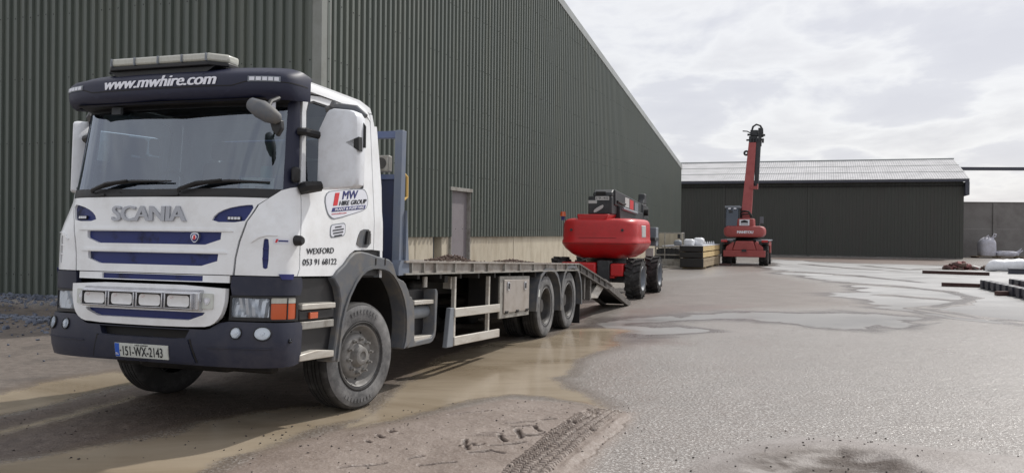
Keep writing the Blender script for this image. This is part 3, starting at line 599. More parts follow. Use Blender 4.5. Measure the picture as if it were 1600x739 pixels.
# mirrors
def mirror(sg):
    O_ = [(1.24, 1.78), (1.238, 2.262), (1.246, 2.286), (1.318, 2.422), (1.34, 2.444), (1.38, 2.455), (1.55, 2.435), (1.60, 2.415), (1.628, 2.375), (1.636, 2.30), (1.64, 1.86), (1.632, 1.80), (1.60, 1.775), (1.26, 1.765)]
    pr_ = [(a * sg, b) for a, b in O_]; cx, cz = 1.44 * sg, 2.11
    rg = [[(cx + (a - cx) * k, y, cz + (b - cz) * k2) for a, b in pr_] for k, k2, y in ((.80, .93, .60), (.93, .975, .61), (.985, .995, .635), (1.0, 1.0, .66), (1.0, 1.0, .72), (.97, .985, .735))]
    if sg < 0:     # the far mirror is folded round so that it shows almost edge-on
        def tw(p): 
            dx, dy = p[0] + 1.20, p[1] - .70; c_, s2 = math.cos(-.76), math.sin(-.76); return (-1.25 + dx * c_ - dy * s2, .545 + dx * s2 + dy * c_, p[2] - .02)
    else: tw = lambda p: p
    class TMB(MB):
        def add(s_, v, f): return MB.add(s_, [tw(p) for p in v], f)
    MB_ = TMB
    h = tp('side_mirror', MB_().loft(rg), M['white2'], smooth=40)
    tp('mirror_glass', MB_().prism([(cx + (a - cx) * .9, cz + (b - cz) * .93) for a, b in pr_], 'y', .738, .743), M['chrome'], h)
    tp('mirror_arm', MB().tube([(1.13 * sg, .49, 2.24), (1.19 * sg, .50, 2.24), (1.27 * sg, .66, 2.22)], .035, 8), M['black'], h)
    tp('mirror_arm', MB().tube([(1.16 * sg, .48, 1.745), (1.20 * sg, .50, 1.765), (1.28 * sg, .62, 1.79)], [.045, .055, .045], 8), M['black'], h)
    tp('mirror_cap', MB_().tube([(1.24 * sg, .74, 2.47), (1.36 * sg, .76, 2.485), (1.52 * sg, .76, 2.465), (1.62 * sg, .76, 2.40)], [.03, .04, .035, .02], 8).tube([(1.30 * sg, .74, 2.48), (1.31 * sg, .75, 2.545)], [.035, .02], 8), M['fender'], h)
    tp('mirror_clip', MB_().tube([(1.60 * sg, .70, 2.36), (1.645 * sg, .70, 2.30), (1.648 * sg, .70, 2.12)], .012, 6).prism([(.60 * 0 + 1.52 * sg, 2.155), (1.645 * sg, 2.20), (1.65 * sg, 2.08)], 'y', .60, .66), M['black'], h)
for sg in (1, -1): mirror(sg)
fm = tp('front_mirror', MB().tube([(1.0, -.02, 2.385), (1.04, -.04, 2.378), (1.13, -.05, 2.335), (1.22, -.05, 2.285), (1.285, -.03, 2.252), (1.30, -.02, 2.24)], [.02, .055, .075, .068, .045, .015], 12), M['fender'], smooth=60)
tp('front_mirror_glass', MB().prism([(1.195, 2.25), (1.305, 2.25), (1.312, 2.18), (1.27, 2.118), (1.225, 2.17)], 'y', -.03, .02), M['black'], fm, bevel=.01)
tp('front_mirror_arm', MB().tube([(1.12, .20, 2.47), (1.13, .08, 2.42), (1.17, -.03, 2.33)], .02, 8), M['black'], fm)
tp('quarter_fairing', MB().box(1.14, 1.195, .37, .45, 1.80, 1.93), M['black'], bevel=.02)
# cab interior
tp('dashboard', MB().prism([(.30, 1.08), (.30, 1.62), (.42, 1.70), (.72, 1.66), (.78, 1.45), (.6, 1.1)], 'x', -1.08, 1.08), M['interior'], bevel=.03)
swh = MB()
cc_ = Vector((-.56, .80, 1.78))
ringp = [cc_ + Vector((.23 * math.cos(t * .2617), .23 * math.sin(t * .2617) * .55, .23 * math.sin(t * .2617) * .83)) for t in range(25)]
swh.tube(ringp, .018, 6).cyl(cc_ + Vector((0, -.02, -.01)), cc_ + Vector((0, .03, .015)), .07).tube([ringp[0], cc_, ringp[12]], .02, 6).cyl(cc_, (-.56, .6, 1.55), .04)
tp('steering_wheel', swh, M['black'])
for x in (-.56, .58):
    s_ = tp('seat', MB().box(x - .26, x + .26, 1.05, 1.55, 1.40, 1.56), M['seat'], bevel=.05)
    tp('seat_back', MB().add([(x - .25, 1.50, 1.5), (x + .25, 1.50, 1.5), (x + .25, 1.64, 1.5), (x - .25, 1.64, 1.5), (x - .20, 1.62, 2.15), (x + .20, 1.62, 2.15), (x + .20, 1.74, 2.15), (x - .20, 1.74, 2.15)], BF), M['seat'], s_, bevel=.05)
    tp('headrest', MB().box(x - .13, x + .13, 1.64, 1.74, 2.17, 2.36), M['seat'], s_, bevel=.04)
tp('headliner', MB().box(-1.0, 1.0, .45, 1.75, 2.60, 2.62), M['interior'])

# --- bumper, lights
BT = [(-1.40, .60), (-1.36, .64), (-.80, .645), (-.715, .628), (-.64, .58), (-.60, .572), (0, .572), (.60, .572), (.64, .58), (.715, .628), (.80, .645), (1.36, .64), (1.40, .60), (1.395, .40), (1.37, .30), (1.3, .282), (.9, .275), (0, .282), (-.9, .275), (-1.3, .282), (-1.37, .30), (-1.395, .40)]
RC = [(-.46, .565), (.46, .565), (.425, .497), (.30, .490), (-.30, .490), (-.425, .497)]
bm_ = ts('bumper', BT, bump, M['navy'], thick=.07, holes=[RC], du=.05, dv=.05)
ts('bumper_recess', [(a * 1.06, (b - .53) * 1.2 + .53) for a, b in RC], bump, M['dark'], bm_, off=-.06, thick=.01)
for k in (-1, 1):
    cr_ = [(k * .63, .428), (k * 1.12, .434), (k * 1.12, .440), (k * .63, .434)]; ts('bumper_crease', cr_, bump, M['navy'], bm_, off=.010, thick=.012)
    ts('plate_panel_edge', [(k * .46, .492), (k * .475, .492), (k * .54, .30), (k * .525, .30)], bump, M['dark'], bm_, off=.004, thick=.006)
ts('plate_panel', [(-.455, .484), (.455, .484), (.52, .30), (-.52, .30)], bump, M['navy'], bm_, off=.012, thick=.02)
pl = ts('number_plate', [(-.262, .318), (.276, .318), (.276, .430), (-.262, .430)], bump, M['plate'], bm_, off=.022, thick=.01)
ts('plate_band', [(-.259, .321), (-.215, .321), (-.215, .427), (-.259, .427)], bump, M['eu'], None, off=.024, thick=.003)
tl_('IRL', [(-.253, .335), (-.222, .335), (-.222, .352), (-.253, .352)], bump, M['textwhite'], off=.027, thick=.002)
tl_('·151-WX-2143', [(-.205, .332), (.225, .332), (.225, .408), (-.205, .408)], bump, M['textblack'], off=.026, thick=.003, bold=.004)
tl_('LOCH GARMAN', [(-.05, .414), (.08, .414), (.08, .424), (-.05, .424)], bump, M['textblack'], off=.026, thick=.002)
def lamp_disc(s, z, r, name, parent, rx=1.0, m='reflector'):
    p = Vector(bump(s, z)); nrm = (Vector(bump(s + .01, z)) - p).cross(Vector(bump(s, z + .01)) - p).normalized()
    u = Vector((0, 0, 1)).cross(nrm).normalized(); v_ = nrm.cross(u); n = 22
    def ring(rr, h): return [tuple(p + u * (rr * rx * math.cos(6.2832 * i / n)) + v_ * (rr * math.sin(6.2832 * i / n)) + nrm * h) for i in range(n)]
    b_ = tp(name, MB().loft([ring(r * 1.12, .0), ring(r * 1.10, .010), ring(r, .012), ring(r * .97, .004)], caps=False), M['black'], parent)
    tp('lamp_reflector', MB().loft([ring(r * .98, .004), ring(r * .7, .001), ring(r * .3, .002), ring(r * .26, .008), ring(.001, .009)], caps=False), M[m], parent)
    tp('lamp_glass', MB().loft([ring(r * .99, .008), ring(r * .7, .014), ring(.001, .017)], caps=False), M['lens'], parent)
for s_, r, rx in ((-.86, .045, 1), (.86, .045, 1), (1.04, .052, 1.25), (-1.04, .052, 1.25)): lamp_disc(s_, .556, r, 'fog_lamp', bm_, rx)
lamp_disc(1.257, .492, .016, 'bolt_hole', bm_, 1, 'dark')
# white grille surround with lamp bar
WO = chaikin([(-.79, .929), (.79, .929), (.79, .85), (.785, .78), (.755, .68), (.69, .615), (.60, .592), (0, .585), (-.60, .592), (-.69, .615), (-.755, .68), (-.785, .78), (-.79, .85)], 1)
WH = [(-.62, .712), (.62, .712), (.60, .69), (.47, .645), (-.47, .645), (-.60, .69)]
def wf(s, z): p = cab(s, z); return (p[0], p[1] - .05 + .10 * max(0, .66 - z), p[2])
gs = ts('grille_surround', WO, wf, M['white'], thick=.06, holes=[WH], du=.06, dv=.05)
ts('grille_insert', [(a * 1.02, b) for a, b in WH], wf, M['blue'], gs, off=-.04, thick=.01)
lb = tp('lamp_bar', MB().prism([(-.045, .728), (.06, .722), (.06, .895), (-.01, .895), (-.045, .872)], 'x', -.60, .60), M['chrome'], bevel=.008)
for k in range(4):
    x0 = -.585 + .288 * k; x1 = x0 + .27
    fr_ = tp('spot_lamp', MB().box(x0, x1, -.075, -.046, .738, .745).box(x0, x1, -.075, -.046, .856, .864).box(x0, x0 + .012, -.075, -.046, .7455, .8555).box(x1 - .012, x1, -.075, -.046, .7455, .8555), M['chrome'], lb, bevel=.003)
    rg = [[(x0 + .135 + (a - .135) * kk, y, .80 + (b - .06) * kk) for a, b in rrect(.012, .258, .008, .112, .03)] for kk, y in ((.88, -.064), (.72, -.056), (.42, -.0525), (.01, -.0515))]
    tp('spot_backing', MB().box(x0 + .012, x1 - .012, -.0505, -.0462, .7455, .8555), M['rimdark'], lb)
    tp('spot_reflector', MB().loft(rg, caps=False), M['spotref'], lb, smooth=60)
    tp('spot_bulb', MB().lathe([(0, .016), (.012, .012), (.016, 0)], (x0 + .06, -.058, .835), 'y', 10), (M['redlens'] if k == 1 else M['amber']), lb)
for x in (-.665, .64):
    bd_ = ts('badge_plate', rrect(x - .05, x + .055, .742, .868, .012), wf, M['plate'], off=.012, thick=.015)
    ts('badge_shield', chaikin([(x - .03, .83), (x + .03, .83), (x + .03, .80), (x, .765), (x - .03, .80)], 1), wf, M['chrome'], off=.016, thick=.006)
    ts('badge_field', [(x + .014 * math.cos(t * .785), .806 + .016 * math.sin(t * .785)) for t in range(8)], wf, M['textwhite'], off=.019, thick=.005)
# headlights and dark trim above them
for sg in (1, -1):
    ts('headlight_trim', flip([(.815, .858), (1.345, .862), (1.365, .935), (1.36, .985), (1.345, 1.012), (.81, 1.012), (.80, .93)], sg), cab, M['navy'], off=.006, thick=.05)
    ts('trim_tab', flip([(1.135, 1.036), (1.26, 1.036), (1.25, .992), (1.16, .992)], sg), cab, M['textblue'], off=.012, thick=.02)
    hf = ts('headlight', flip([(.795, .655), (1.33, .650), (1.33, .856), (.80, .856)], sg), cab, M['black'], off=.0, thick=.06, holes=[flip(rrect(.813, 1.078, .682, .836, .012), sg), flip(rrect(1.09, 1.305, .668, .842, .012), sg)])
    ts('headlight_reflector', flip([(.81, .68), (1.082, .68), (1.082, .838), (.81, .838)], sg), lambda s, z: (lambda p: (p[0], p[1] + .05 - 0.035 * abs(math.sin((s * 14 + z * 9))) - .02 * ((abs(s) * 21) % 1), p[2]))(cab(s, z)), M['reflector'], hf, off=-.01, thick=.01, du=.016, dv=.02, smooth=20)
    ts('headlight_glass', flip([(.81, .68), (1.082, .68), (1.082, .838), (.81, .838)], sg), cab, M['lens'], hf, off=-.004, thick=.004)
    ts('indicator', flip([(1.09, .668), (1.305, .662), (1.305, .795), (1.09, .795)], sg), cab, M['amber'], hf, off=-.006, thick=.02)
    ts('position_lamp', flip([(1.09, .798), (1.305, .798), (1.305, .845), (1.09, .845)], sg), cab, M['cloudlens'], hf, off=-.005, thick=.02)
    ts('indicator_rib', flip([(1.218, .668), (1.226, .668), (1.226, .84), (1.218, .84)], sg), cab, M['black'], hf, off=-.001, thick=.01)
# --- steps beside the bumper
def both(f):
    for sg in (1, -1): f(sg)
def sbox(x0, x1, y0, y1, z0, z1, sg): 
    a, b = sorted((x0 * sg, x1 * sg)); return MB().box(a, b, y0, y1, z0, z1)
def steps(sg):
    tp('step_housing', MB().prism([(.47, .30), (.47, 1.0), (1.05, 1.0), (1.18, 1.10), (1.16, .80), (1.02, .30)], 'x', *sorted((.75 * sg, 1.165 * sg))), M['black'])
    s1 = tp('cab_step', sbox(.95, 1.235, .47, 1.005, .738, .785, sg), M['alu'], bevel=.006)
    tp('step_skirt', sbox(1.0, 1.205, .47, 1.03, .648, .734, sg), M['black'], bevel=.01)
    tp('side_marker', sbox(1.2, 1.222, .615, .74, .657, .712, sg), M['amber'], bevel=.004)
    tp('cab_step', sbox(.95, 1.225, .485, 1.0, .572, .636, sg), M['steel'], bevel=.006)
    tp('cab_step', MB().prism([(.455, .31), (.46, .365), (.72, .385), (1.0, .36), (1.0, .305)], 'x', *sorted((.9 * sg, 1.235 * sg))), M['alu'], bevel=.006)
    tp('step_tread', MB().box(*sorted((.94 * sg, 1.22 * sg)), .50, .96, .787, .792), M['steel'], s1)
both(steps)
# --- front wings
def wing(sg):
    OUT_ = [(.985, .254), (1.045, .507), (1.10, .793), (1.055, .915), (.965, 1.0), (1.05, 1.07), (1.159, 1.125), (1.24, 1.19), (1.33, 1.235), (1.45, 1.25), (1.60, 1.237), (1.777, 1.21), (2.02, 1.185), (2.10, 1.15), (2.162, 1.07), (2.205, 1.003), (2.36, .965), (2.42, .93), (2.491, .853), (2.565, .73), (2.597, .60), (2.61, .441), (2.57, .33), (2.50, .27), (2.41, .253)]
    INN = [(1.075, .254), (1.105, .42), (1.139, .60), (1.185, .72), (1.25, .83), (1.356, .95), (1.45, 1.02), (1.549, 1.065), (1.65, 1.085), (1.754, 1.09), (1.90, 1.082), (2.0, 1.062), (2.10, 1.02), (2.20, .95), (2.297, .857), (2.36, .77), (2.411, .66), (2.432, .56), (2.437, .45), (2.42, .35), (2.375, .262)]
    wn = tp('front_wing', MB().prism(OUT_ + INN[::-1], 'x', *sorted((1.06 * sg, 1.232 * sg))), M['fender'], bevel=.014)
    P = [];F = []
    for i, (y, z) in enumerate(INN): P += [(.45 * sg, y, z + .01), (1.07 * sg, y, z + .01)]
    for i in range(len(INN) - 1): F.append((2 * i, 2 * i + 1, 2 * i + 3, 2 * i + 2))
    tp('wheel_arch_liner', MB().add(P, F), M['dark'], wn)
    rim_ = [(a, b) for a, b in INN]; lipo = [(a + (a - 1.76) * .045, .3 + (b - .3) * 1.035) for a, b in INN]
    tp('wing_lip', MB().prism(lipo + rim_[::-1], 'x', *sorted((1.2325 * sg, 1.248 * sg))), M['fender'], wn)
    for y in (1.735, 1.93): tp('wing_joint', MB().box(*sorted((1.19 * sg, 1.2365 * sg)), y - .010, y + .010, 1.125, 1.19), M['dark'], wn)
both(wing)
# --- wheels
def tyre_prof(R_, W_, rim=.292):
    h = W_ / 2
    return [(rim, -h * .86), (rim + .03, -h * .97), (rim + .09, -h), (R_ - .10, -h * .99), (R_ - .035, -h * .93), (R_ - .008, -h * .84), (R_, -h * .70), (R_, -h * .52), (R_ - .014, -h * .50), (R_ - .014, -h * .44), (R_, -h * .42), (R_, -h * .17), (R_ - .014, -h * .15), (R_ - .014, -h * .09), (R_, -h * .07), (R_, h * .07), (R_ - .014, h * .09), (R_ - .014, h * .15), (R_, h * .17), (R_, h * .42), (R_ - .014, h * .44), (R_ - .014, h * .50), (R_, h * .52), (R_, h * .70), (R_ - .008, h * .84), (R_ - .035, h * .93), (R_ - .10, h * .99), (rim + .09, h), (rim + .03, h * .97), (rim, h * .86)]
def front_wheel(sg, steer):
    ft = tp('wheel', MB().lathe(tyre_prof(.505, .30), (0, 0, 0), 'x', 56), M['tyre'], smooth=50)
    ft.location = (1.075 * sg, 1.545 - B0, .262); ft.rotation_euler = (0, 0, steer)
    k = sg
    def lt(name, prof, m, n=48): return MB().lathe([(r, h * k) for r, h in prof], (0, 0, 0), 'x', n).build(name, m, ft, smooth=40)
    lt('sidewall', [(.296, .136), (.33, .146), (.40, .153), (.455, .148), (.478, .139)], M['sidewall'])
    lt('sidewall_bead', [(.30, .146), (.318, .152), (.325, .1465)], M['tyre'])
    lt('rim', [(.30, .128), (.288, .139), (.277, .130), (.268, .10), (.25, .065), (.235, .05), (.215, .055), (.205, .085), (.19, .105), (.165, .112), (.12, .112), (.115, .10)], M['rim'])
    lt('hub', [(.125, .10), (.11, .105), (.098, .13), (.085, .165), (.07, .172), (.045, .172), (.04, .160), (.0, .160)], M['rim'], 28)
    for i in range(10):
        t = 6.2832 * (i + .3) / 10; y, z = .158 * math.cos(t), .158 * math.sin(t)
        MB().cyl((.108 * k, y, z), (.138 * k, y, z), .019, n=6).cyl((.138 * k, y, z), (.165 * k, y, z), .011, n=8).build('wheel_nut', M['rim'], ft)
    for i in range(10):
        t = 6.2832 * (i + .8) / 10; y, z = .236 * math.cos(t), .236 * math.sin(t)
        MB().cyl((.045 * k, y, z), (.0535 * k, y, z), .016, n=10).build('vent_hole', M['dark'], ft)
    for t0 in (60, 240):    # raised moulding blocks on the tyre wall
        mb = MB()
        for i in range(9):
            t = R(t0 + i * 6.5); y, z = math.cos(t), math.sin(t)
            p = [(.152 * k, y * r - z * d, z * r + y * d) for r, d in ((.40, -.012), (.40, .012), (.438, .012), (.438, -.012))]
            mb.add(p + [(.157 * k, b, c) for a, b, c in p], [(4, 5, 6, 7), (0, 1, 5, 4), (1, 2, 6, 5), (2, 3, 7, 6), (3, 0, 4, 7)])
        mb.build('tyre_moulding', M['sidewall'], ft)
front_wheel(1, -.17); front_wheel(-1, -.17)
def rear_wheel(sg, y, z):
    w_ = tp('wheel', MB().lathe(tyre_prof(.505, .28), (0, 0, 0), 'x', 52), M['tyre'], smooth=50); w_.location = (1.055 * sg, y - B0, z)
    k = sg
    def lt(name, prof, m, n=44): return MB().lathe([(r, h * k) for r, h in prof], (0, 0, 0), 'x', n).build(name, m, w_, smooth=40)
    lt('sidewall', [(.294, .126), (.33, .136), (.40, .1425), (.455, .138), (.478, .129)], M['sidewall'])
    lt('rim', [(.298, .116), (.286, .130), (.275, .118), (.266, .08), (.262, -.05), (.24, -.075), (.20, -.085), (.13, -.085), (.12, -.06)], M['rimdark'])
    lt('hub', [(.13, -.08), (.122, .0), (.115, .045), (.10, .06), (.0, .062)], M['rimdark'], 24)
    for i in range(10):
        t = 6.2832 * i / 10; yy, zz_ = .17 * math.cos(t), .17 * math.sin(t); MB().cyl((-.083 * k, yy, zz_), (-.045 * k, yy, zz_), .017, n=6).build('wheel_nut', M['rimdark'], w_)
    MB().lathe([(r, h - .33 * k) for r, h in tyre_prof(.505, .27)], (0, 0, 0), 'x', 40).build('inner_tyre', M['tyre'], w_, smooth=50)
RW = ((7.60, .515), (8.965, .572))
for sg in (1, -1):
    for y, z in RW:
        rear_wheel(sg, y, z)
        g = []
        for t in range(13):
            a = R(-20 + 220 * t / 12); g.append((y + .66 * math.cos(a) * (1.0), z + .60 * math.sin(a)))
        g = [(y + .70, z - .10), (y + .69, z + .10), (y + .62, z + .33), (y + .46, z + .50), (y + .26, z + .585), (y, z + .60), (y - .26, z + .585), (y - .46, z + .50), (y - .62, z + .33), (y - .68, z + .08), (y - .69, z - .06)]
        gi = [(y + (a - y) * .955, z + (b - z) * .955) for a, b in g]
        mg = tp('mudguard', MB().prism(g + gi[::-1], 'x', *sorted((.72 * sg, 1.235 * sg))), M['fender'], bevel=.004)
        tp('mudguard_lip', MB().prism([(y + (a - y) * 1.015, z + (b - z) * 1.015) for a, b in g] + [(y + (a - y) * .93, z + (b - z) * .93) for a, b in reversed(g)], 'x', *sorted((1.236 * sg, 1.25 * sg))), M['fender'], mg)
    tp('mud_flap', MB().box(*sorted((.74 * sg, 1.2 * sg)), 9.70, 9.715, .12, .72), M['dark'])
for y, z in ((1.545, .262), RW[0], RW[1]): ax_ = tp('axle', MB().cyl((-1.0, y, z), (1.0, y, z), .075 if y > 5 else .06), M['dark']); tp('axle_housing', MB().cyl((-.25, y, z), (.25, y, z), .21 if y > 5 else .08, n=16), M['dark'], ax_)
# --- chassis and underbody
for x in (-.40, .40): tp('chassis_rail', MB().box(x - .04, x + .04, .9, 9.9, .74, 1.0), M['dark'])
tp('front_cross_member', MB().box(-1.0, 1.0, .25, .42, .30, .66).box(-.6, .6, .42, .95, .34, .62), M['dark'], bevel=.02)
tp('engine_block', MB().box(-.38, .38, .55, 1.95, .52, .98).cyl((0, 1.0, .50), (0, 1.6, .50), .18), M['dark'], bevel=.03)
tp('under_shade_box', MB().box(-.5, .5, .5, 1.3, .16, .52), M['dark'], bevel=.06); tp('under_shade_bar', MB().box(-.85, .85, .62, .74, .16, .34), M['dark'], bevel=.03)  # dark boxes added to fill in the black shade below the bumper
tp('propshaft', MB().cyl((0, 2.0, .66), (0, 7.5, .58), .06), M['dark'])
for bx_ in ((-1.05, -.45, 2.7, 5.0, .30, .94), (-.70, -.45, 5.2, 6.7, .34, .95), (.45, .85, 3.35, 3.75, .45, .95)): tp('underbody_tank', MB().box(*bx_), M['dark'], bevel=.05)
for bx_ in ((-1.15, 1.15, 3.60, 3.70, .93, 1.01), (-1.15, 1.15, 6.30, 6.40, .93, 1.01), (-1.15, 1.15, 9.45, 9.6, .66, 1.02), (-.5, .5, 9.601, 9.75, .5, 1.0)): tp('cross_member', MB().box(*bx_), M['dark'])
for yy in (7.0, 8.28, 9.5): tp('suspension_arm', MB().box(-.55, .55, yy - .06, yy + .06, .45, .75), M['dark'], bevel=.02)
# --- side unit with steps behind the front wing
def unit(sg):
    u_ = tp('side_unit', MB().prism(chaikin([(2.56, .25), (3.14, .27), (3.24, .34), (3.265, .83), (3.15, .878), (2.6, .86), (2.50, .80)], 1), 'x', *sorted((.62 * sg, 1.07 * sg))), M['black'], bevel=.02)
    fr_ = MB()
    o2 = [(2.52, .252), (3.10, .262), (3.17, .28), (3.235, .33), (3.255, .40), (3.275, .80), (3.262, .845), (3.22, .868), (3.20, .84), (3.205, .42), (3.185, .36), (3.13, .322), (2.72, .306), (2.69, .33), (2.68, .60), (2.66, .70), (2.60, .79), (2.53, .80), (2.56, .72), (2.60, .60), (2.60, .42), (2.57, .32)]
    fr_.prism(o2, 'x', *sorted((1.06 * sg, 1.215 * sg))); tp('unit_frame', fr_, M['fender'], u_, bevel=.008)
    tp('unit_step', sbox(1.0, 1.20, 2.70, 3.21, .700, .745, sg), M['alu'], u_, bevel=.005)
    tp('unit_tank', MB().cyl((1.08 * sg, 2.72, .61), (1.08 * sg, 3.2, .61), .075), M['machgrey'], u_)
    tp('unit_step', sbox(1.0, 1.20, 2.68, 3.23, .305, .35, sg), M['alu'], u_, bevel=.005)
both(unit)
# --- side guards, toolbox
def guards(sg):
    g = tp('side_guard', MB().prism([(3.60, .165), (3.795, .165), (3.795, .63), (3.69, .63)], 'x', *sorted((1.14 * sg, 1.2 * sg))), M['machgrey'], bevel=.008)
    tp('guard_bar', sbox(1.175, 1.215, 3.80, 5.37, .515, .622, sg), M['alu'], g, bevel=.008)
    tp('guard_bar', sbox(1.175, 1.215, 3.80, 5.37, .175, .283, sg), M['alu'], g, bevel=.008)
    for y in (3.86, 5.02): tp('guard_strut', sbox(1.13, 1.173, y, y + .05, .17, 1.0, sg), M['alu'], g)
    tp('cable_clamp', MB().cyl((1.08 * sg, 3.2, .88), (1.08 * sg, 3.2, 1.0), .03), M['alu'], g); tp('cable_clamp', MB().box(*sorted((1.0 * sg, 1.1 * sg)), 3.9, 3.96, .85, 1.0), M['alu'], g)
both(guards)
tb = tp('toolbox', MB().box(.72, 1.168, 5.40, 6.70, .415, 1.0), M['dark'], bevel=.01); tp('toolbox_frame', MB().box(1.169, 1.195, 5.40, 6.70, .415, 1.0), M['steel'], tb, bevel=.005)
td = tp('toolbox_door', MB().box(1.196, 1.214, 5.53, 6.63, .49, .95), M['stainless'], tb, bevel=.006)
for y in (5.68, 6.42):
    tp('latch', MB().box(1.2145, 1.23, y - .045, y + .045, .80, .92), M['chrome'], tb, bevel=.004); tp('latch_tongue', MB().box(1.2305, 1.236, y - .02, y + .02, .82, .90), M['black'], tb)
for y in (5.63, 6.1, 6.54): tp('hinge', MB().cyl((1.216, y - .06, .505), (1.216, y + .06, .505), .012, n=8).box(1.2, 1.219, y - .05, y + .05, .475, .50), M['dark'], tb)
tp('toolbox', MB().box(-1.195, -.72, 5.40, 6.70, .415, 1.0), M['dark'], bevel=.01)
tp('reflector_plate', MB().box(1.16, 1.2, 7.06, 7.22, .67, .785), M['plate'])
# --- deck
def zt(y): return 1.172 + (y - 2.3) * .0063           # top of the rail
def zb(y): return 1.030 + (y - 2.3) * .0085
dk = MB()
dk.add([(x, y, zt(y) - .004 - dz) for dz in (0, .06) for y in (2.36, 9.42) for x in (-1.2, 1.2)], [(0, 1, 3, 2), (4, 6, 7, 5), (0, 4, 5, 1), (2, 3, 7, 6)])
deck = tp('deck', dk, M['deck'])
for sg in (1, -1):
    def rp(y0, y1, x0, x1, f0, f1): 
        a, b = sorted((x0 * sg, x1 * sg)); return [(a, y0, f0(y0)), (b, y0, f0(y0)), (b, y1, f0(y1)), (a, y1, f0(y1)), (a, y0, f1(y0)), (b, y0, f1(y0)), (b, y1, f1(y1)), (a, y1, f1(y1))]
    rl = tp('deck_rail', MB().add(rp(2.36, 9.42, 1.20, 1.215, zb, zt), BF), M['deck'])
    tp('rail_flange', MB().add(rp(2.36, 9.42, 1.2, 1.252, lambda y: zt(y) - .018, lambda y: zt(y) + .004), BF), M['deck'], rl)
    tp('rail_flange', MB().add(rp(2.36, 9.42, 1.2, 1.252, lambda y: zb(y) - .004, lambda y: zb(y) + .014), BF), M['steel'], rl)
    for y in (2.53, 2.83, 3.15, 3.70, 4.29, 4.80, 5.45, 6.11, 6.77, 7.42, 8.0, 8.61, 9.19, 9.40):
        tp('rail_rib', MB().box(*sorted((1.215 * sg, 1.247 * sg)), y - .010, y + .010, zb(y) + .0145, zt(y) - .0185), M['steel'], rl)
for y in np.arange(2.8, 9.4, .6): tp('deck_bearer', MB().box(-1.19, 1.19, y - .03, y + .03, .98, 1.10), M['dark'], deck)
# --- headboard
hb = tp('headboard', MB().box(-1.11, 1.11, 2.33, 2.36, 1.10, 2.02), M['headpanel'])
for sg in (1, -1):
    tp('headboard_post', MB().box(*sorted((1.115 * sg, 1.2 * sg)), 2.295, 2.395, 1.03, 2.535), M['headgrey'], hb, bevel=.006)
    tp('post_foot', MB().prism([(2.24, 1.02), (2.50, 1.03), (2.47, 1.20), (2.40, 1.7), (2.397, 1.7), (2.397, 1.18), (2.29, 1.18), (2.24, 1.1)], 'x', *sorted((1.135 * sg, 1.228 * sg))), M['headgrey'], hb)
tp('headboard_beam', MB().box(-1.114, 1.114, 2.31, 2.38, 2.455, 2.53), M['headblue'], hb, bevel=.005)
tp('headboard_beam', MB().box(-1.114, 1.114, 2.31, 2.38, 2.022, 2.075), M['headblue'], hb, bevel=.005)
wlp = tp('work_lamp', MB().box(.90, 1.06, 2.26, 2.36, 2.10, 2.27), M['steel'], hb, bevel=.012)
tp('work_lamp_glass', MB().cyl((.98, 2.255, 2.185), (.98, 2.262, 2.185), .06, n=18), M['rimdark'], hb)
tp('grab_handle', MB().tube([(1.17, 2.40, 2.10), (1.18, 2.47, 2.06), (1.18, 2.48, 1.85), (1.17, 2.40, 1.80)], .015, 6), M['yellow'], hb)
tp('grab_handle', MB().tube([(1.17, 2.40, 1.45), (1.18, 2.47, 1.41), (1.18, 2.48, 1.15)], .012, 6), M['yellow'], hb)
tp('headboard_label', MB().box(.78, .92, 2.322, 2.329, 1.62, 1.70), M['steel'], hb)
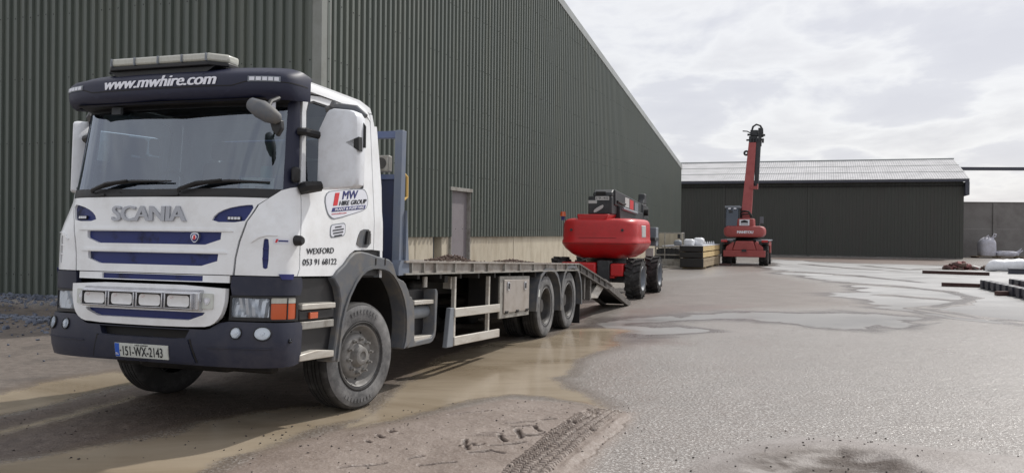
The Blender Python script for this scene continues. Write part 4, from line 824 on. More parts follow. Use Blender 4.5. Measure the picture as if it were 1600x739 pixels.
# --- beavertail and ramps
BV0, BV1, RP1 = (9.42, zt(9.42)), (11.75, .862), (14.30, .345)
def slope(p0, p1, x0, x1, t0, t1): 
    return [(x0, p0[0], p0[1] + t0), (x1, p0[0], p0[1] + t0), (x1, p1[0], p1[1] + t0), (x0, p1[0], p1[1] + t0), (x0, p0[0], p0[1] + t1), (x1, p0[0], p0[1] + t1), (x1, p1[0], p1[1] + t1), (x0, p1[0], p1[1] + t1)]
bv = tp('beavertail', MB().add(slope(BV0, BV1, -1.2, 1.2, -.05, -.004), BF), M['tail'])
for sg in (1, -1):
    a, b = sorted((1.2 * sg, 1.25 * sg))
    tp('tail_rail', MB().add(slope(BV0, (BV1[0], BV1[1]), a, b, -.02, .008), BF).add(slope(BV0, BV1, a, b, -.15, -.13), BF).add(slope(BV0, BV1, *sorted((1.2 * sg, 1.212 * sg)), -.13, -.02), BF), M['tail'], bv)
    for k in range(5):
        y = 9.6 + .5 * k; z = BV0[1] + (BV1[1] - BV0[1]) * (y - BV0[0]) / (BV1[0] - BV0[0]); tp('rail_rib', MB().box(*sorted((1.213 * sg, 1.247 * sg)), y - .012, y + .012, z - .13, z - .018), M['tail'], bv)
    x0, x1 = sorted((.55 * sg, 1.22 * sg)); L0 = (11.77, BV1[1])
    rm_ = tp('ramp', MB().add(slope(L0, RP1, x0 + .09, x1 - .09, -.04, -.015), BF), M['dark'])
    for xa, xb in ((x0, x0 + .085), (x1 - .085, x1)): tp('ramp_beam', MB().add(slope(L0, RP1, xa, xb, -.11, .02), BF), M['tail'], rm_)
    n = 11
    for k in range(n):
        t = (k + .5) / n; y = L0[0] + (RP1[0] - L0[0]) * t; z = L0[1] + (RP1[1] - L0[1]) * t; tp('ramp_cleat', MB().box(x0 + .09, x1 - .09, y - .02, y + .02, z - .014, z + .018), M['rust'], rm_)
    tp('ramp_spring', MB().cyl(((x1 if sg > 0 else x0), 11.55, .90), ((x1 if sg > 0 else x0), 12.2, .78), .03), M['tail'], rm_)
    tp('tail_bracket', MB().box(*sorted((1.05 * sg, 1.2 * sg)), 10.0, 10.08, .55, 1.02).box(*sorted((1.06 * sg, 1.19 * sg)), 10.08, 10.8, .98, 1.03).box(*sorted((1.06 * sg, 1.2 * sg)), 10.45, 10.55, .52, .98), M['tail'], bv)
    tp('underrun_panel', MB().add([(a_ * sg, y, z) for a_, y, z in ((1.17, 10.50, .56), (1.17, 11.2, .54), (1.17, 12.0, .845), (1.17, 11.2, .83), (1.10, 10.50, .56), (1.10, 11.2, .54), (1.10, 12.0, .845), (1.10, 11.2, .83))], BF), M['alu'], bv)
tp('rear_light_bar', MB().box(-1.1, 1.1, 10.1, 10.2, .5, .62), M['dark'], bv)
tp('tail_lamp_cluster', MB().cyl((.6, 10.2, .55), (.6, 10.24, .55), .06).cyl((-.6, 10.2, .55), (-.6, 10.24, .55), .06), M['redlens'], bv)
# ------------------------------------------------------------------ red boom lift at the foot of the ramps
def lug_tyre(name, R_, W_, m, parent, lugs=16, lh=.045):
    h = W_ / 2; mb = MB().lathe([(R_ * .55, -h * .8), (R_ * .62, -h * .98), (R_ - .10, -h), (R_ - lh - .01, -h * .9), (R_ - lh, -h * .7), (R_ - lh, h * .7), (R_ - lh - .01, h * .9), (R_ - .10, h), (R_ * .62, h * .98), (R_ * .55, h * .8)], (0, 0, 0), 'x', 36)
    for i in range(lugs):
        for sg in (1, -1):
            t = 6.2832 * (i + (.25 if sg > 0 else -.25)) / lugs; sk = .16
            P = []
            for x, dt in ((0.02 * sg, sk), (h * 1.0 * sg, 0)):
                for r in (R_ - lh - .03, R_):
                    for dd in (-.075, .075):
                        a = t + dt + dd; P.append((x, r * math.cos(a), r * math.sin(a)))
            mb.add(P, [(0, 1, 3, 2), (4, 6, 7, 5), (2, 3, 7, 6), (0, 2, 6, 4), (1, 5, 7, 3)])
    return mb.build(name, m, parent, smooth=30)
lift = empty('boom_lift', (2.67, 23.85, 0), -TYAW)
tag(lift, 'bright red boom lift with folded black boom at the foot of the truck ramps', 'boom lift')
for sx in (1, -1):
    for y in (-1.27, 1.27):
        w_ = lug_tyre('wheel', .525, .40, M['tyre'], lift, 15); w_.location = (1.0 * sx, y, .515)
        MB().lathe([(.33, .17 * sx), (.31, .20 * sx), (.28, .17 * sx), (.26, .06 * sx), (.12, .05 * sx), (.11, .10 * sx), (0, .10 * sx)], (0, 0, 0), 'x', 28).build('rim', M['machgrey'], w_, smooth=40)
        for i in range(8): MB().cyl((.05 * sx, .19 * math.cos(i * .785), .19 * math.sin(i * .785)), (.08 * sx, .19 * math.cos(i * .785), .19 * math.sin(i * .785)), .016, n=6).build('wheel_nut', M['rim'], w_)
ch = MB().box(-.55, .55, -1.75, 1.75, .52, .86).build('chassis', M['liftred'], lift, bevel=.03)
MB().box(-.80, .10, -1.95, -1.55, .50, .92).build('axle_cover', M['liftred'], lift, bevel=.04)
MB().box(.45, .78, -1.80, -1.45, .58, .90).build('tool_locker', M['liftred'], lift, bevel=.03)
MB().box(.12, .44, -1.86, -1.5, .42, .98).build('battery_box', M['liftblack'], lift, bevel=.02)
for y0 in (-1.4, 1.15): MB().box(-.78, .78, y0, y0 + .25, .40, .62).build('axle', M['liftblack'], lift, bevel=.02)
MB().lathe([(.0, .86), (.62, .86), (.62, .95), (.50, .96), (.50, 1.08), (0, 1.08)], (0, 0, 0), 'z', 32).build('slew_ring', M['liftblack'], lift)
# counterweight: stacked rounded outlines
def cw(sx, y0, y1, z, r):
    return [(x * .90 + .11, y, z) for x, y in rrect(-sx, sx, y0, y1, r, 7)]
rings = [cw(.70, -1.55, .4, 1.03, .35), cw(.90, -1.72, .55, 1.14, .45), cw(1.06, -1.86, .62, 1.28, .5), cw(1.115, -1.93, .66, 1.38, .5), cw(1.12, -1.95, .66, 1.40, .5), cw(1.12, -1.95, .66, 1.47, .5), cw(1.10, -1.93, .66, 1.495, .5), cw(1.10, -1.925, .66, 1.62, .5), cw(1.085, -1.905, .66, 1.90, .48), cw(1.06, -1.875, .66, 1.975, .47), cw(1.0, -1.81, .64, 2.025, .45), cw(.90, -1.70, .55, 2.05, .4)]
MB().loft(rings).build('counterweight', M['liftred'], lift, smooth=50)
MB().loft([cw(1.123, -1.953, .66, 1.40, .5), cw(1.123, -1.953, .66, 1.408, .5)], caps=False).build('panel_seam', M['dark'], lift)
for x in (-.55, .78): MB().cyl((x, -1.935, 1.75), (x, -1.905, 1.75), .035, n=12).build('lifting_eye', M['liftblack'], lift)
MB().box(-.35, .62, -1.902, -1.898, 1.815, 1.822).box(-.35, .62, -1.935, -1.9, 1.10 + .45, 1.556).build('panel_seam', M['dark'], lift)
MB().prism([(-.40, 1.98), (.30, 1.98), (.40, 2.155), (-.44, 2.155)], 'y', -1.80, .3).build('boom_cradle', M['liftred'], lift, bevel=.03)
MB().box(1.05, 1.108, -1.0, -.45, 1.56, 1.88).build('side_panel', M['sticker'], lift, bevel=.02)
lp_ = MB().cyl((-.86, -1.62, 2.0), (-.86, -1.62, 2.10), .045).build('beacon', M['textblue'], lift)
MB().cyl((-.86, -1.62, 2.101), (-.86, -1.62, 2.22), .075, .06).build('beacon_lens', M['amber'], lp_)
# folded boom: rear head, lower arm, upper arm, jib
hd = MB().box(-.20, .42, -1.55, -.95, 2.16, 2.62).prism([(-1.55, 2.62), (-.95, 2.62), (-1.0, 2.80), (-1.35, 2.80), (-1.52, 2.72)], 'x', -.08, .42).build('boom_head', M['liftblack'], lift, bevel=.025)
MB().box(.0, .26, -1.56, -1.551, 2.655, 2.74).build('head_recess', M['dark'], hd)
tx = MB().box(-.01, .35, -1.562, -1.555, 2.52, 2.62).box(-.195, .03, -1.565, -1.556, 2.435, 2.515).build('white_decal', M['sticker'], hd)
sheet('slant_decal', [(a * .75 + .075 - b * .0, 2.30 + a * .42 + b) for a, b in chaikin([(-.14, -.05), (.14, -.05), (.18, 0), (.14, .05), (-.14, .05), (-.18, 0)], 1)], lambda x, z: (x, -1.556, z), M['sticker'], hd, off=.004, thick=.003, du=1, dv=1)
lettering('19-45', [(.02, 2.545), (.33, 2.545), (.33, 2.60), (.02, 2.60)], lambda x, z: (x, -1.563, z), M['textblack'], hd, off=.003, thick=.002)
def arm(name, y0, z0, y1, z1, h0, h1, x0, x1, m, parent=None):
    return MB().add([(x0, y0, z0 - h0), (x1, y0, z0 - h0), (x1, y1, z1 - h1), (x0, y1, z1 - h1), (x0, y0, z0 + h0), (x1, y0, z0 + h0), (x1, y1, z1 + h1), (x0, y1, z1 + h1)], BF).build(name, m, parent or lift, bevel=.02)
am = arm('upper_boom', -1.30, 2.60, 3.4, 2.30, .20, .18, .10, .46, M['liftblack'])
for y0, y1, m_ in ((-.10, .45, 'sticker'), (.55, 1.05, 'textred'), (1.25, 1.75, 'sticker')):
    z = 2.60 - .30 * (y0 + 1.3) / 4.7; MB().add([(.463, y0, z - .13), (.463, y1, z - .15), (.463, y1, z + .11), (.463, y0, z + .13), (.459, y0, z - .13), (.459, y1, z - .15), (.459, y1, z + .11), (.459, y0, z + .13)], [(0, 1, 2, 3), (7, 6, 5, 4), (0, 4, 5, 1), (1, 5, 6, 2), (2, 6, 7, 3), (3, 7, 4, 0)]).build('boom_decal', M[m_] if m_ != 'sticker' or y0 < 1 else M['machgrey'], am)
arm('lower_boom', -.9, 2.20, 2.4, 2.12, .17, .16, .06, .50, M['liftblack'])
MB().cyl((.53, -.75, 2.33), (.53, 1.2, 2.24), .04).build('hydraulic_ram', M['machgrey'], lift)
MB().tube([(.48, -1.15, 2.5), (.53, -.8, 2.44), (.49, -.2, 2.46)], .03, 6).build('hydraulic_hose', M['dark'], lift)
jb = MB().box(.05, .50, 2.3, 2.9, 1.55, 2.55).prism([(2.35, 2.55), (2.9, 2.55), (2.85, 2.86), (2.6, 2.86), (2.55, 2.7)], 'x', .30, .50).build('jib_head', M['liftblack'], lift, bevel=.03)
MB().cyl((.0, 2.55, 2.3), (.62, 2.55, 2.3), .10, n=16).cyl((.0, 2.55, 1.8), (.6, 2.55, 1.8), .09, n=16).build('pivot_pin', M['dark'], lift)
MB().box(.35, .75, 3.0, 3.7, 1.45, 1.55).box(.1, .6, 2.8, 3.1, 1.3, 1.6).build('basket_mount', M['liftblack'], lift, bevel=.01)
bk = MB().box(.28, .72, 3.35, 3.75, 1.28, 1.86).build('control_box', M['machgrey'], lift, bevel=.02)
MB().box(.42, .66, 3.22, 3.26, .95, 1.22).build('basket_panel', M['sticker'], lift)

# ------------------------------------------------------------------ red rotating telehandler with raised boom
tel = empty('telehandler', (13.05, 48.0, 0), -TYAW)
tag(tel, 'faded red rotating telehandler with its boom raised high in front of the far shed', 'telehandler')
for sx in (1, -1):
    for y in (-1.45, 1.45):
        w_ = lug_tyre('wheel', .56, .46, M['tyre'], tel, 15); w_.location = (.96 * sx, y, .55)
        MB().lathe([(.33, .19 * sx), (.30, .20 * sx), (.27, .10 * sx), (.10, .08 * sx), (0, .10 * sx)], (0, 0, 0), 'x', 24).build('rim', M['fadered'], w_)
        MB().box(-.25, .25, -.62, .62, .60, .645).build('mudguard', M['liftblack'], w_, bevel=.01)
MB().box(-1.08, 1.08, -2.35, -2.12, .46, .80).build('stabiliser_beam', M['fadered'], tel, bevel=.03)
MB().prism([(-.62, .80), (.62, .80), (.44, 1.30), (-.44, 1.30)], 'y', -2.25, 2.1).build('chassis', M['fadered'], tel, bevel=.04)
MB().box(-.12, .12, -2.42, -2.26, .74, .86).build('tow_hitch', M['liftblack'], tel)
for sx in (1, -1):
    MB().prism([(.62 * sx, .80), (.98 * sx, .80), (.94 * sx, 1.0), (.62 * sx, 1.24), (.52 * sx, 1.24)], 'y', -2.2, -2.05).build('stabiliser_arm', M['fadered'], tel, bevel=.02)
    MB().box(*sorted((.88 * sx, 1.2 * sx)), -2.3, -2.2, 1.24, 1.36).build('tail_lamp', M['redlens'], tel, bevel=.01)
    MB().box(*sorted((.60 * sx, 1.24 * sx)), -2.18, 2.0, 1.30, 1.37).build('side_deck', M['machgrey'], tel, bevel=.015)
    MB().prism([(-1.0, 1.30), (1.6, 1.30), (1.5, .62), (.9, .62), (.7, 1.05), (-.7, 1.05)], 'x', *sorted((1.10 * sx, 1.20 * sx))).build('side_panel', M['fadered'], tel, bevel=.02)
MB().lathe([(0, 1.28), (.62, 1.28), (.62, 1.40), (.55, 1.52), (0, 1.52)], (-.02, -.2, 0), 'z', 28).build('slew_ring', M['liftblack'], tel)
def pill(y, k): return [(x, y, z) for x, z in [(a * k, 1.82 + (b - 1.82) * k) for a, b in rrect(-1.09, 1.0, 1.50, 2.10, .24, 5)]]
MB().loft([pill(-2.15, .86), pill(-2.10, .96), pill(-2.0, 1.0), pill(-.2, 1.0), pill(.2, .9)]).build('counterweight', M['fadered'], tel, smooth=50)
MB().prism([(-.42, 2.05), (.46, 2.05), (.44, 2.50), (-.38, 2.50)], 'y', -2.05, -.6).build('rear_cover', M['fadered'], tel, bevel=.05)
pw = MB().box(-.28, .24, -2.075, -2.062, 2.12, 2.44).build('rear_plate', M['vinyl'], tel, bevel=.005)
MB().prism([(-.20, 2.26), (.16, 2.26), (.16, 2.36), (-.02, 2.42), (-.20, 2.36)], 'y', -2.082, -2.078).build('plate_mark', M['textblack'], pw)
MB().box(-.20, .17, -2.082, -2.078, 2.17, 2.20).build('plate_line', M['textblack'], pw)
lettering('MANITOU', [(-.38, 1.70), (.44, 1.70), (.44, 1.85), (-.38, 1.85)], lambda x, z: (x, -2.155, z), M['textwhite'], tel, off=.012, thick=.012, bold=.03)
cb_ = MB().prism([(-2.0, 2.05), (-.3, 2.05), (-.1, 2.3), (-.25, 3.05), (-1.9, 3.05)], 'x', -1.02, -.30).build('cab', M['cabglass'], tel)
for x in (-1.02, -.30):
    for y0, z0, y1, z1 in ((-2.0, 2.05, -1.9, 3.05), (-.3, 2.05, -.25, 3.05), (-1.1, 2.05, -1.1, 3.05)): MB().cyl((x, y0, z0), (x, y1, z1), .045, n=8).build('cab_pillar', M['liftblack'], cb_)
MB().box(-1.06, -.26, -2.0, -.2, 3.05, 3.17).build('cab_roof', M['machgrey'], cb_, bevel=.03)
MB().box(-1.04, -.28, -1.95, -.2, 2.02, 2.10).box(-.9, -.45, -1.3, -.9, 2.1, 2.75).build('cab_seat', M['seat'], cb_, bevel=.02)
for x in (-.80, -.52): MB().box(x - .07, x + .07, -2.06, -2.0, 2.98, 3.06).build('work_lamp', M['vinyl'], cb_, bevel=.01)
MB().box(-.85, -.65, -1.98, -1.9, 2.8, 2.92).build('number_panel', M['liftblack'], cb_)
MB().cyl((.70, -1.4, 2.05), (.78, -1.4, 2.5), .02).box(.72, .92, -1.42, -1.38, 2.25, 2.6).build('mirror', M['recess'], tel, bevel=.01)
# boom (leans away and a little to the right)
def bx(p0, p1, wx0, wx1, wy, name, m, parent=None):
    (x0, y0, z0), (x1, y1, z1) = p0, p1
    return MB().add([(x0 - wx0, y0 - wy, z0), (x0 + wx0, y0 - wy, z0), (x0 + wx0, y0 + wy, z0), (x0 - wx0, y0 + wy, z0), (x1 - wx1, y1 - wy, z1), (x1 + wx1, y1 - wy, z1), (x1 + wx1, y1 + wy, z1), (x1 - wx1, y1 + wy, z1)], BF).build(name, m, parent or tel, bevel=.02)
bm = bx((-.02, -1.2, 2.30), (.20, .3, 6.75), .27, .20, .24, 'boom', M['fadered'])
be_ = bx((.46, -.25, 4.2), (.50, .35, 7.0), .10, .15, .18, 'boom_extension', M['liftblack'], bm)
MB().box(.14, .56, -.85, -.35, 4.12, 4.28).box(.52, .56, -.85, -.35, 4.281, 4.40).build('ram_bracket', M['fadered'], bm)
MB().tube([(-.32, -1.55, 2.5), (-.35, -1.5, 2.75), (-.15, -1.5, 2.9), (.15, -1.5, 2.88), (.34, -1.5, 2.6)], .055, 6).tube([(-.20, -1.6, 2.5), (-.2, -1.6, 2.72), (.2, -1.6, 2.75), (.3, -1.6, 2.5)], .04, 6).build('hydraulic_hose', M['dark'], tel)
hp = MB().box(.18, .58, .12, .55, 6.62, 6.95).box(.24, .60, .18, .5, 6.95, 7.3)
hp.tube([(.30, .3, 7.25), (.36, .3, 7.5), (.52, .3, 7.62), (.70, .3, 7.55), (.80, .3, 7.35), (.82, .3, 6.9)], .055, 6)
hp.cyl((.05, .2, 6.75), (.9, .2, 6.75), .05).cyl((.1, .2, 7.05), (.95, .2, 7.0), .06).tube([(.30, .1, 7.1), (.10, .05, 7.22), (-.12, .05, 7.24)], .035, 6)
for x in (.27, .40, .53): hp.cyl((x, .08, 6.60), (x, .08, 6.82), .05)
hp.box(.62, .78, .1, .4, 6.4, 7.4).build('boom_head', M['liftblack'], bm, (-.20, 0, .14), bevel=.01).scale = (1.12, 1.12, 1.0)
MB().lathe([(.05, -.06), (.14, -.06), (.16, 0), (.14, .06), (.05, .06)], (-.12, .0, 6.15), 'y', 16).build('hose_reel', M['liftblack'], bm)
MB().box(.70, .80, .1, .3, 6.72, 6.95).build('end_lamp', M['liftblack'], bm)

# ------------------------------------------------------------------ steel cage, timber packs and what lies on them
cg = empty('steel_stillage', (7.83, 43.0, 0), -TYAW + .02); tag(cg, 'tall galvanised steel stillage cage standing left of the black wrapped timber', 'stillage')
f_ = MB()
for x in (-.62, .62):
    for y in (-.5, .5): f_.box(x - .035, x + .035, y - .035, y + .035, 0, 1.72)
f_.build('corner_post', M['steel'], cg)
for z in (.12, .62, 1.0, 1.69):
    MB().box(-.62, .62, -.525, -.475, z - .03, z + .03).box(-.62, .62, .475, .525, z - .03, z + .03).box(-.645, -.595, -.5, .5, z - .028, z + .028).box(.595, .645, -.5, .5, z - .028, z + .028).build('cage_rail', M['steel'], cg)
MB().box(-.60, .62, -.56, -.528, .06, .42).build('base_panel', M['steel'], cg, bevel=.01)
MB().box(-.59, .59, .46, .474, 1.04, 1.66).build('back_panel', M['plinth'], cg)
MB().box(-.19, -.14, -.53, -.48, .42, 1.66).build('mid_post', M['steel'], cg)
MB().box(.44, .60, -.45, -.40, 1.42, 1.64).build('lock_plate', M['liftblack'], cg)
hp_ = MB()
for i in range(9): hp_.box(-.58 + .125 * i, -.46 + .125 * i, -.42, .42, .13 + .02 * (i % 3), .88 + .06 * (i % 2))
tag(hp_.build('steel_offcuts', M['liftblack'], None, cg.location, (0, 0, -TYAW), bevel=.01), 'dark steel offcuts heaped inside the stillage cage', 'offcuts')
for i, (z, r) in enumerate(((1.02, .05), (.93, -.12))):
    tag(MB().box(-.45, .40, -.25, -.12, 0, .07).build('white_plank', M['vinyl'], None, cg.location + Vector((.1, -.15, z + .02)), (0, .08 * (1 if i else -1), -TYAW + r), bevel=.01), ['white plank laid across the top of the offcuts in the stillage', 'lower white plank among the offcuts in the stillage'][i], 'plank', 'white planks in the stillage')
# timber packs
TB = Vector((8.93, 40.48, 0)); td_ = Vector((.347, .938, 0)); tn = Vector((.938, -.347, 0))
def pack(z0, h, n, cols, label, m, sx=0.0, ln=6.6, wd=1.06):
    p = empty('timber_pack', TB + Vector((0, 0, z0)), -.354); tag(p, label, 'timber pack', 'timber packs stacked on one another')
    bw = wd / cols
    for i in range(cols):
        for j in range(n):
            j0 = random.uniform(-.04, .04); MB().box(-wd + bw * i + .004 + sx, -wd + bw * (i + 1) - .004 + sx + random.uniform(-.01, .006), .02 + j0, ln + j0, h / n * j + .002, h / n * (j + 1) - .004).build('plank', m, p)
    MB().box(-wd - .012 + sx, .016 + sx, -.10, .012, -.01, h + .012).build('end_wrap', M['wrapblack'], p, bevel=.02)
    return p
pack(.10, .40, 6, 2, 'lowest timber pack of grey weathered boards lying on the ground', M['timberold'], .02)
pack(.55, .24, 1, 4, 'middle pack of pale sawn timber between two other packs', M['timber'], .0)
pack(.84, .24, 1, 4, 'topmost pack of pale sawn timber carrying white wrapped bundles', M['timber'], .0)
bi = 0
for z in (0.0, .50, .79):
    for y in (.7, 3.3, 5.8):
        bi += 1; tag(MB().box(-1.05, .0 if z else .06, y - .05, y + .05, z + .003, z + (.095 if z == 0 else .048)).build('timber_bearer', M['timberold'], None, TB, (0, 0, -.354)), '%s timber bearer %s' % (('nearest', 'middle', 'farthest')[(bi - 1) % 3], ('under the lowest timber pack on the ground', 'between the lowest and middle timber packs', 'between the middle and topmost timber packs')[(bi - 1) // 3]), 'bearer', 'timber bearers between the packs')
tag(MB().prism(rrect(-1.06, .0, 0, .028, .012), 'y', -.08, 6.5).build('grey_sheet', M['wrapwhite'], None, TB + Vector((0, 0, 1.084)), (0, 0, -.354)), 'pale plastic sheet covering the top of the topmost timber pack', 'sheet')
def soft(name, sx, sy, sz, m, loc, rz, lab, cat, group=None, seed=1, amp=.04):
    rr = random.Random(seed); rings = []
    for k in range(9):
        t = k / 8; zz = sz * t; kk = (math.sin(math.pi * (.16 + .70 * t))) ** .35 if t < 1 else .55
        rings.append([(sx * kk * math.copysign(abs(math.cos(a)) ** .55, math.cos(a)) * (1 + rr.uniform(-amp, amp)), sy * kk * math.copysign(abs(math.sin(a)) ** .55, math.sin(a)) * (1 + rr.uniform(-amp, amp)), zz + rr.uniform(-amp, amp) * .3 * (t > 0)) for a in [6.2832 * i / 22 for i in range(22)]])
    o = MB().loft(rings).build(name, m, None, loc, (0, 0, rz), smooth=70); return tag(o, lab, cat, group)
def onp(x, y, z): return TB + tn * x + td_ * y + Vector((0, 0, z))
soft('wrapped_bundle', .25, .30, .30, M['wrapwhite'], onp(-.70, .40, 1.115), -.354, 'left white wrapped bundle on top of the timber packs', 'bundle', 'white bundles on the timber', 3)
soft('wrapped_bundle', .26, .34, .36, M['wrapwhite'], onp(-.33, 1.0, 1.115), -.354, 'right taller white wrapped bundle on top of the timber packs', 'bundle', 'white bundles on the timber', 5)
soft('blue_grey_bundle', .18, .25, .24, M['machgrey'], onp(-.90, -.30, 1.115) + tn * -.22, -.354, 'small blue grey bundle at the left end of the timber packs', 'bundle', None, 8)
for i in range(6):
    tag(MB().cyl((0, 0, 0), (0, 0, .13), .05, .035, 10).cyl((0, 0, .13), (0, 0, .17), .02, n=8).build('white_bottle', M['wrapwhite'], None, onp(-.30 + .02 * i, 2.3 + .62 * i, 1.113)), '%s white bottle of the row on top of the timber, counted from the white bundles' % ('first', 'second', 'third', 'fourth', 'fifth', 'last')[i], 'bottle', 'white bottles on the timber')
tag(MB().box(-.30, .30, -.05, .05, 0, .10).build('timber_block', M['rust'], None, onp(.35, 5.9, 0), (0, 0, -.2), bevel=.01), 'short dark timber block on the ground at the far end of the packs', 'block')

# ------------------------------------------------------------------ things lying at the right of the yard
def bar3(name, p, q, wd, h, m, lab, cat, group=None, z=0.0):
    p = Vector((*p, z)); q = Vector((*q, z)); d = q - p; o = MB().box(0, d.length, -wd / 2, wd / 2, 0, h * .12).box(0, d.length, -wd / 2, wd / 2, h * .88, h).box(0, d.length, -wd * .14, wd * .14, h * .12, h * .88).build(name, m, None, p, (0, 0, math.atan2(d.y, d.x)), bevel=.004)
    return tag(o, lab, cat, group)
bar3('steel_beam', (18.45, 38.9), (20.7, 37.5), .15, .13, M['rust'], 'long rusty steel beam on the wet ground in front of the red rubble', 'steel beam')
bar3('steel_beam', (14.5, 29.2), (16.6, 28.1), .13, .12, M['rust'], 'rusty steel beam nearest the camera running into the dark steel racks', 'steel beam')
bar3('steel_beam', (22.6, 39.4), (26.5, 38.2), .35, .24, M['cable'], 'wide grey steel beam lying in front of the white wrapped rolls', 'steel beam')
def rack(p, q, lab, n, h=.24):
    p = Vector((*p, 0)); q = Vector((*q, 0)); d = q - p; r_ = empty('steel_rack', p, math.atan2(d.y, d.x)); tag(r_, lab, 'steel rack', 'dark steel racks on the ground')
    MB().box(0, d.length, -.16, -.12, .06, h).box(0, d.length, .12, .16, .06, h).build('side_rail', M['darksteel'], r_, bevel=.006)
    MB().box(0, d.length, -.14, .14, h + .001, h + .02).build('top_plate', M['darksteel'], r_)
    for k in range(n):
        x = d.length * (k + .5) / n; MB().box(x - .16, x + .16, -.21, -.162, .02, h + .03).box(x - .16, x + .16, -.2, .2, 0, .055).build('bracket', M['darksteel'], r_, bevel=.006); MB().box(x - .10, x + .10, -.20, -.10, h + .031, h + .04).build('white_pad', M['sticker'], r_)
    return r_
rack((15.5, 28.3), (13.75, 22.3), 'front dark steel rack with white pads lying on the wet ground', 9)
rack((17.0, 29.3), (15.3, 23.0), 'rear dark steel rack with white pads lying behind the front one', 9)
tag(MB().box(0, 1.0, -.1, .1, 0, .12).build('timber_block', M['rust'], None, (13.95, 24.9, 0), (0, 0, .1), bevel=.01), 'short brown timber block under the near end of the front steel rack', 'block')
# rubble pile
rb = empty('rubble_pile', (22.7, 43.6, 0)); tag(rb, 'small heap of dusty red rubble and timber offcuts beside the rusty beam', 'rubble')
for i in range(64):
    a = random.triangular(-1, 1, -.2); top_ = .42 * max(0, 1 - abs(a + .15)) ** 1.1; s_ = random.uniform(.07, .19)
    MB().box(-s_, s_, -s_ * .6, s_ * .6, -s_ * .4, s_ * .4).build('rubble_piece', M[random.choice(['pink', 'pink', 'rust', 'soil', 'pink', 'sticker'] if i % 9 == 0 else ['pink', 'pink', 'rust', 'soil'])], rb, (a * .95, random.gauss(0, .2), .04 + top_ * (i % 4) / 4), (random.uniform(-.4, .4), random.uniform(-.4, .4), random.uniform(0, 3)), bevel=.02)
soft('dirt_clump', .5, .3, .22, M['soil'], (24.0, 43.2, 0), .1, 'brown dirt clump on the ground right of the red rubble', 'dirt', None, 9, .15)
# wrapped rolls
def roll(p, ln, r, lab, rz, seed):
    rr = random.Random(seed); rings = []
    n = 13
    for k in range(n):
        t = k / (n - 1); rad = r * (1 - .5 * (abs(t - .5) * 2) ** 7) * (1 + rr.uniform(-.09, .09)); rings.append([(ln * (t - .5), rad * math.cos(a) * (1 + rr.uniform(-.06, .06)), max(.0, rad * .9 + rad * math.sin(a) * .9 * (1 + rr.uniform(-.06, .06)))) for a in [6.2832 * i / 16 for i in range(16)]])
    tag(MB().loft(rings).build('wrapped_roll', M['wrapwhite'], None, p, (0, 0, rz), smooth=70), lab, 'wrapped roll', 'white plastic wrapped rolls')
roll((24.2, 42.0, 0), 2.3, .32, 'long white plastic wrapped roll lying between rubble and bag', -.05, 1)
roll((25.3, 41.4, 0), 1.0, .30, 'short crumpled white plastic roll in the middle of the row', .2, 2)
roll((26.9, 42.6, 0), 1.9, .42, 'thickest white plastic wrapped roll at the right edge of the photo', -.02, 3)
tag(MB().cyl((0, 0, 0), (1.6, 0, 0), .12, n=14).build('dark_pipe', M['liftblack'], None, (26.6, 41.9, .40), (0, 0, -.03)), 'dark pipe lying across the thickest white roll', 'pipe')
# bulk bags
pal = empty('pallet', (37.6, 67.2, 0), -.08); tag(pal, 'low dark pallet under the white bulk bags by the grey wall', 'pallet')
for i in range(7): MB().box(-1.8, 1.8, -.6 + .17 * i, -.47 + .17 * i, .11, .14).build('board', M['timberold'], pal)
for x in (-1.6, 0, 1.6): MB().box(x - .06, x + .06, -.6, .55, 0, .108).build('bearer', M['rust'], pal)
bg_ = empty('bulk_bag', (36.9, 67.3, .145), -.08); tag(bg_, 'upright full white bulk bag with lifting loops on the dark pallet', 'bulk bag', 'white bulk bags')
rings = []
for z, k, jj in ((0, .90, 0), (.05, .97, 0), (.4, 1.0, .01), (.8, 1.0, .015), (1.05, .97, .02), (1.2, .86, .04), (1.32, .66, .06), (1.40, .42, .08), (1.44, .12, .02)):
    rings.append([(.60 * k * math.copysign(abs(math.cos(a)) ** .6, math.cos(a)) + random.uniform(-jj, jj), .55 * k * math.copysign(abs(math.sin(a)) ** .6, math.sin(a)) + random.uniform(-jj, jj), z + random.uniform(-jj, jj)) for a in [6.2832 * i / 26 for i in range(26)]])
MB().loft(rings).build('bag_body', M['bag'], bg_, smooth=60)
MB().tube([(-.30, -.3, 1.15), (-.25, -.32, 1.42), (-.02, -.3, 1.60), (.04, -.28, 1.45), (-.05, -.28, 1.25)], .05, 6).tube([(.42, -.2, 1.2), (.36, -.2, 1.55), (.45, -.2, 1.74), (.58, -.2, 1.70), (.55, -.2, 1.52), (.42, -.2, 1.5)], .05, 6).build('lifting_loop', M['bag'], bg_)
fb = soft('bulk_bag', .85, .5, .40, M['bag'], (38.25, 67.0, .145), -.1, 'slumped half empty white bulk bag beside the upright full one', 'bulk bag', 'white bulk bags', 11, .10)
MB().tube([(.6, -.1, .25), (.85, -.15, .40), (1.05, -.15, .62)], [.09, .08, .03], 6).tube([(.7, .0, .2), (1.0, -.05, .34), (1.2, -.1, .48)], [.09, .08, .03], 6).build('lifting_loop', M['bag'], fb)
soft('bulk_bag', .95, .6, .62, M['bag'], (39.4, 64.8, 0), .35, 'leaning greyish bulk bag at the far right edge by the wall', 'bulk bag', 'white bulk bags', 13, .10)
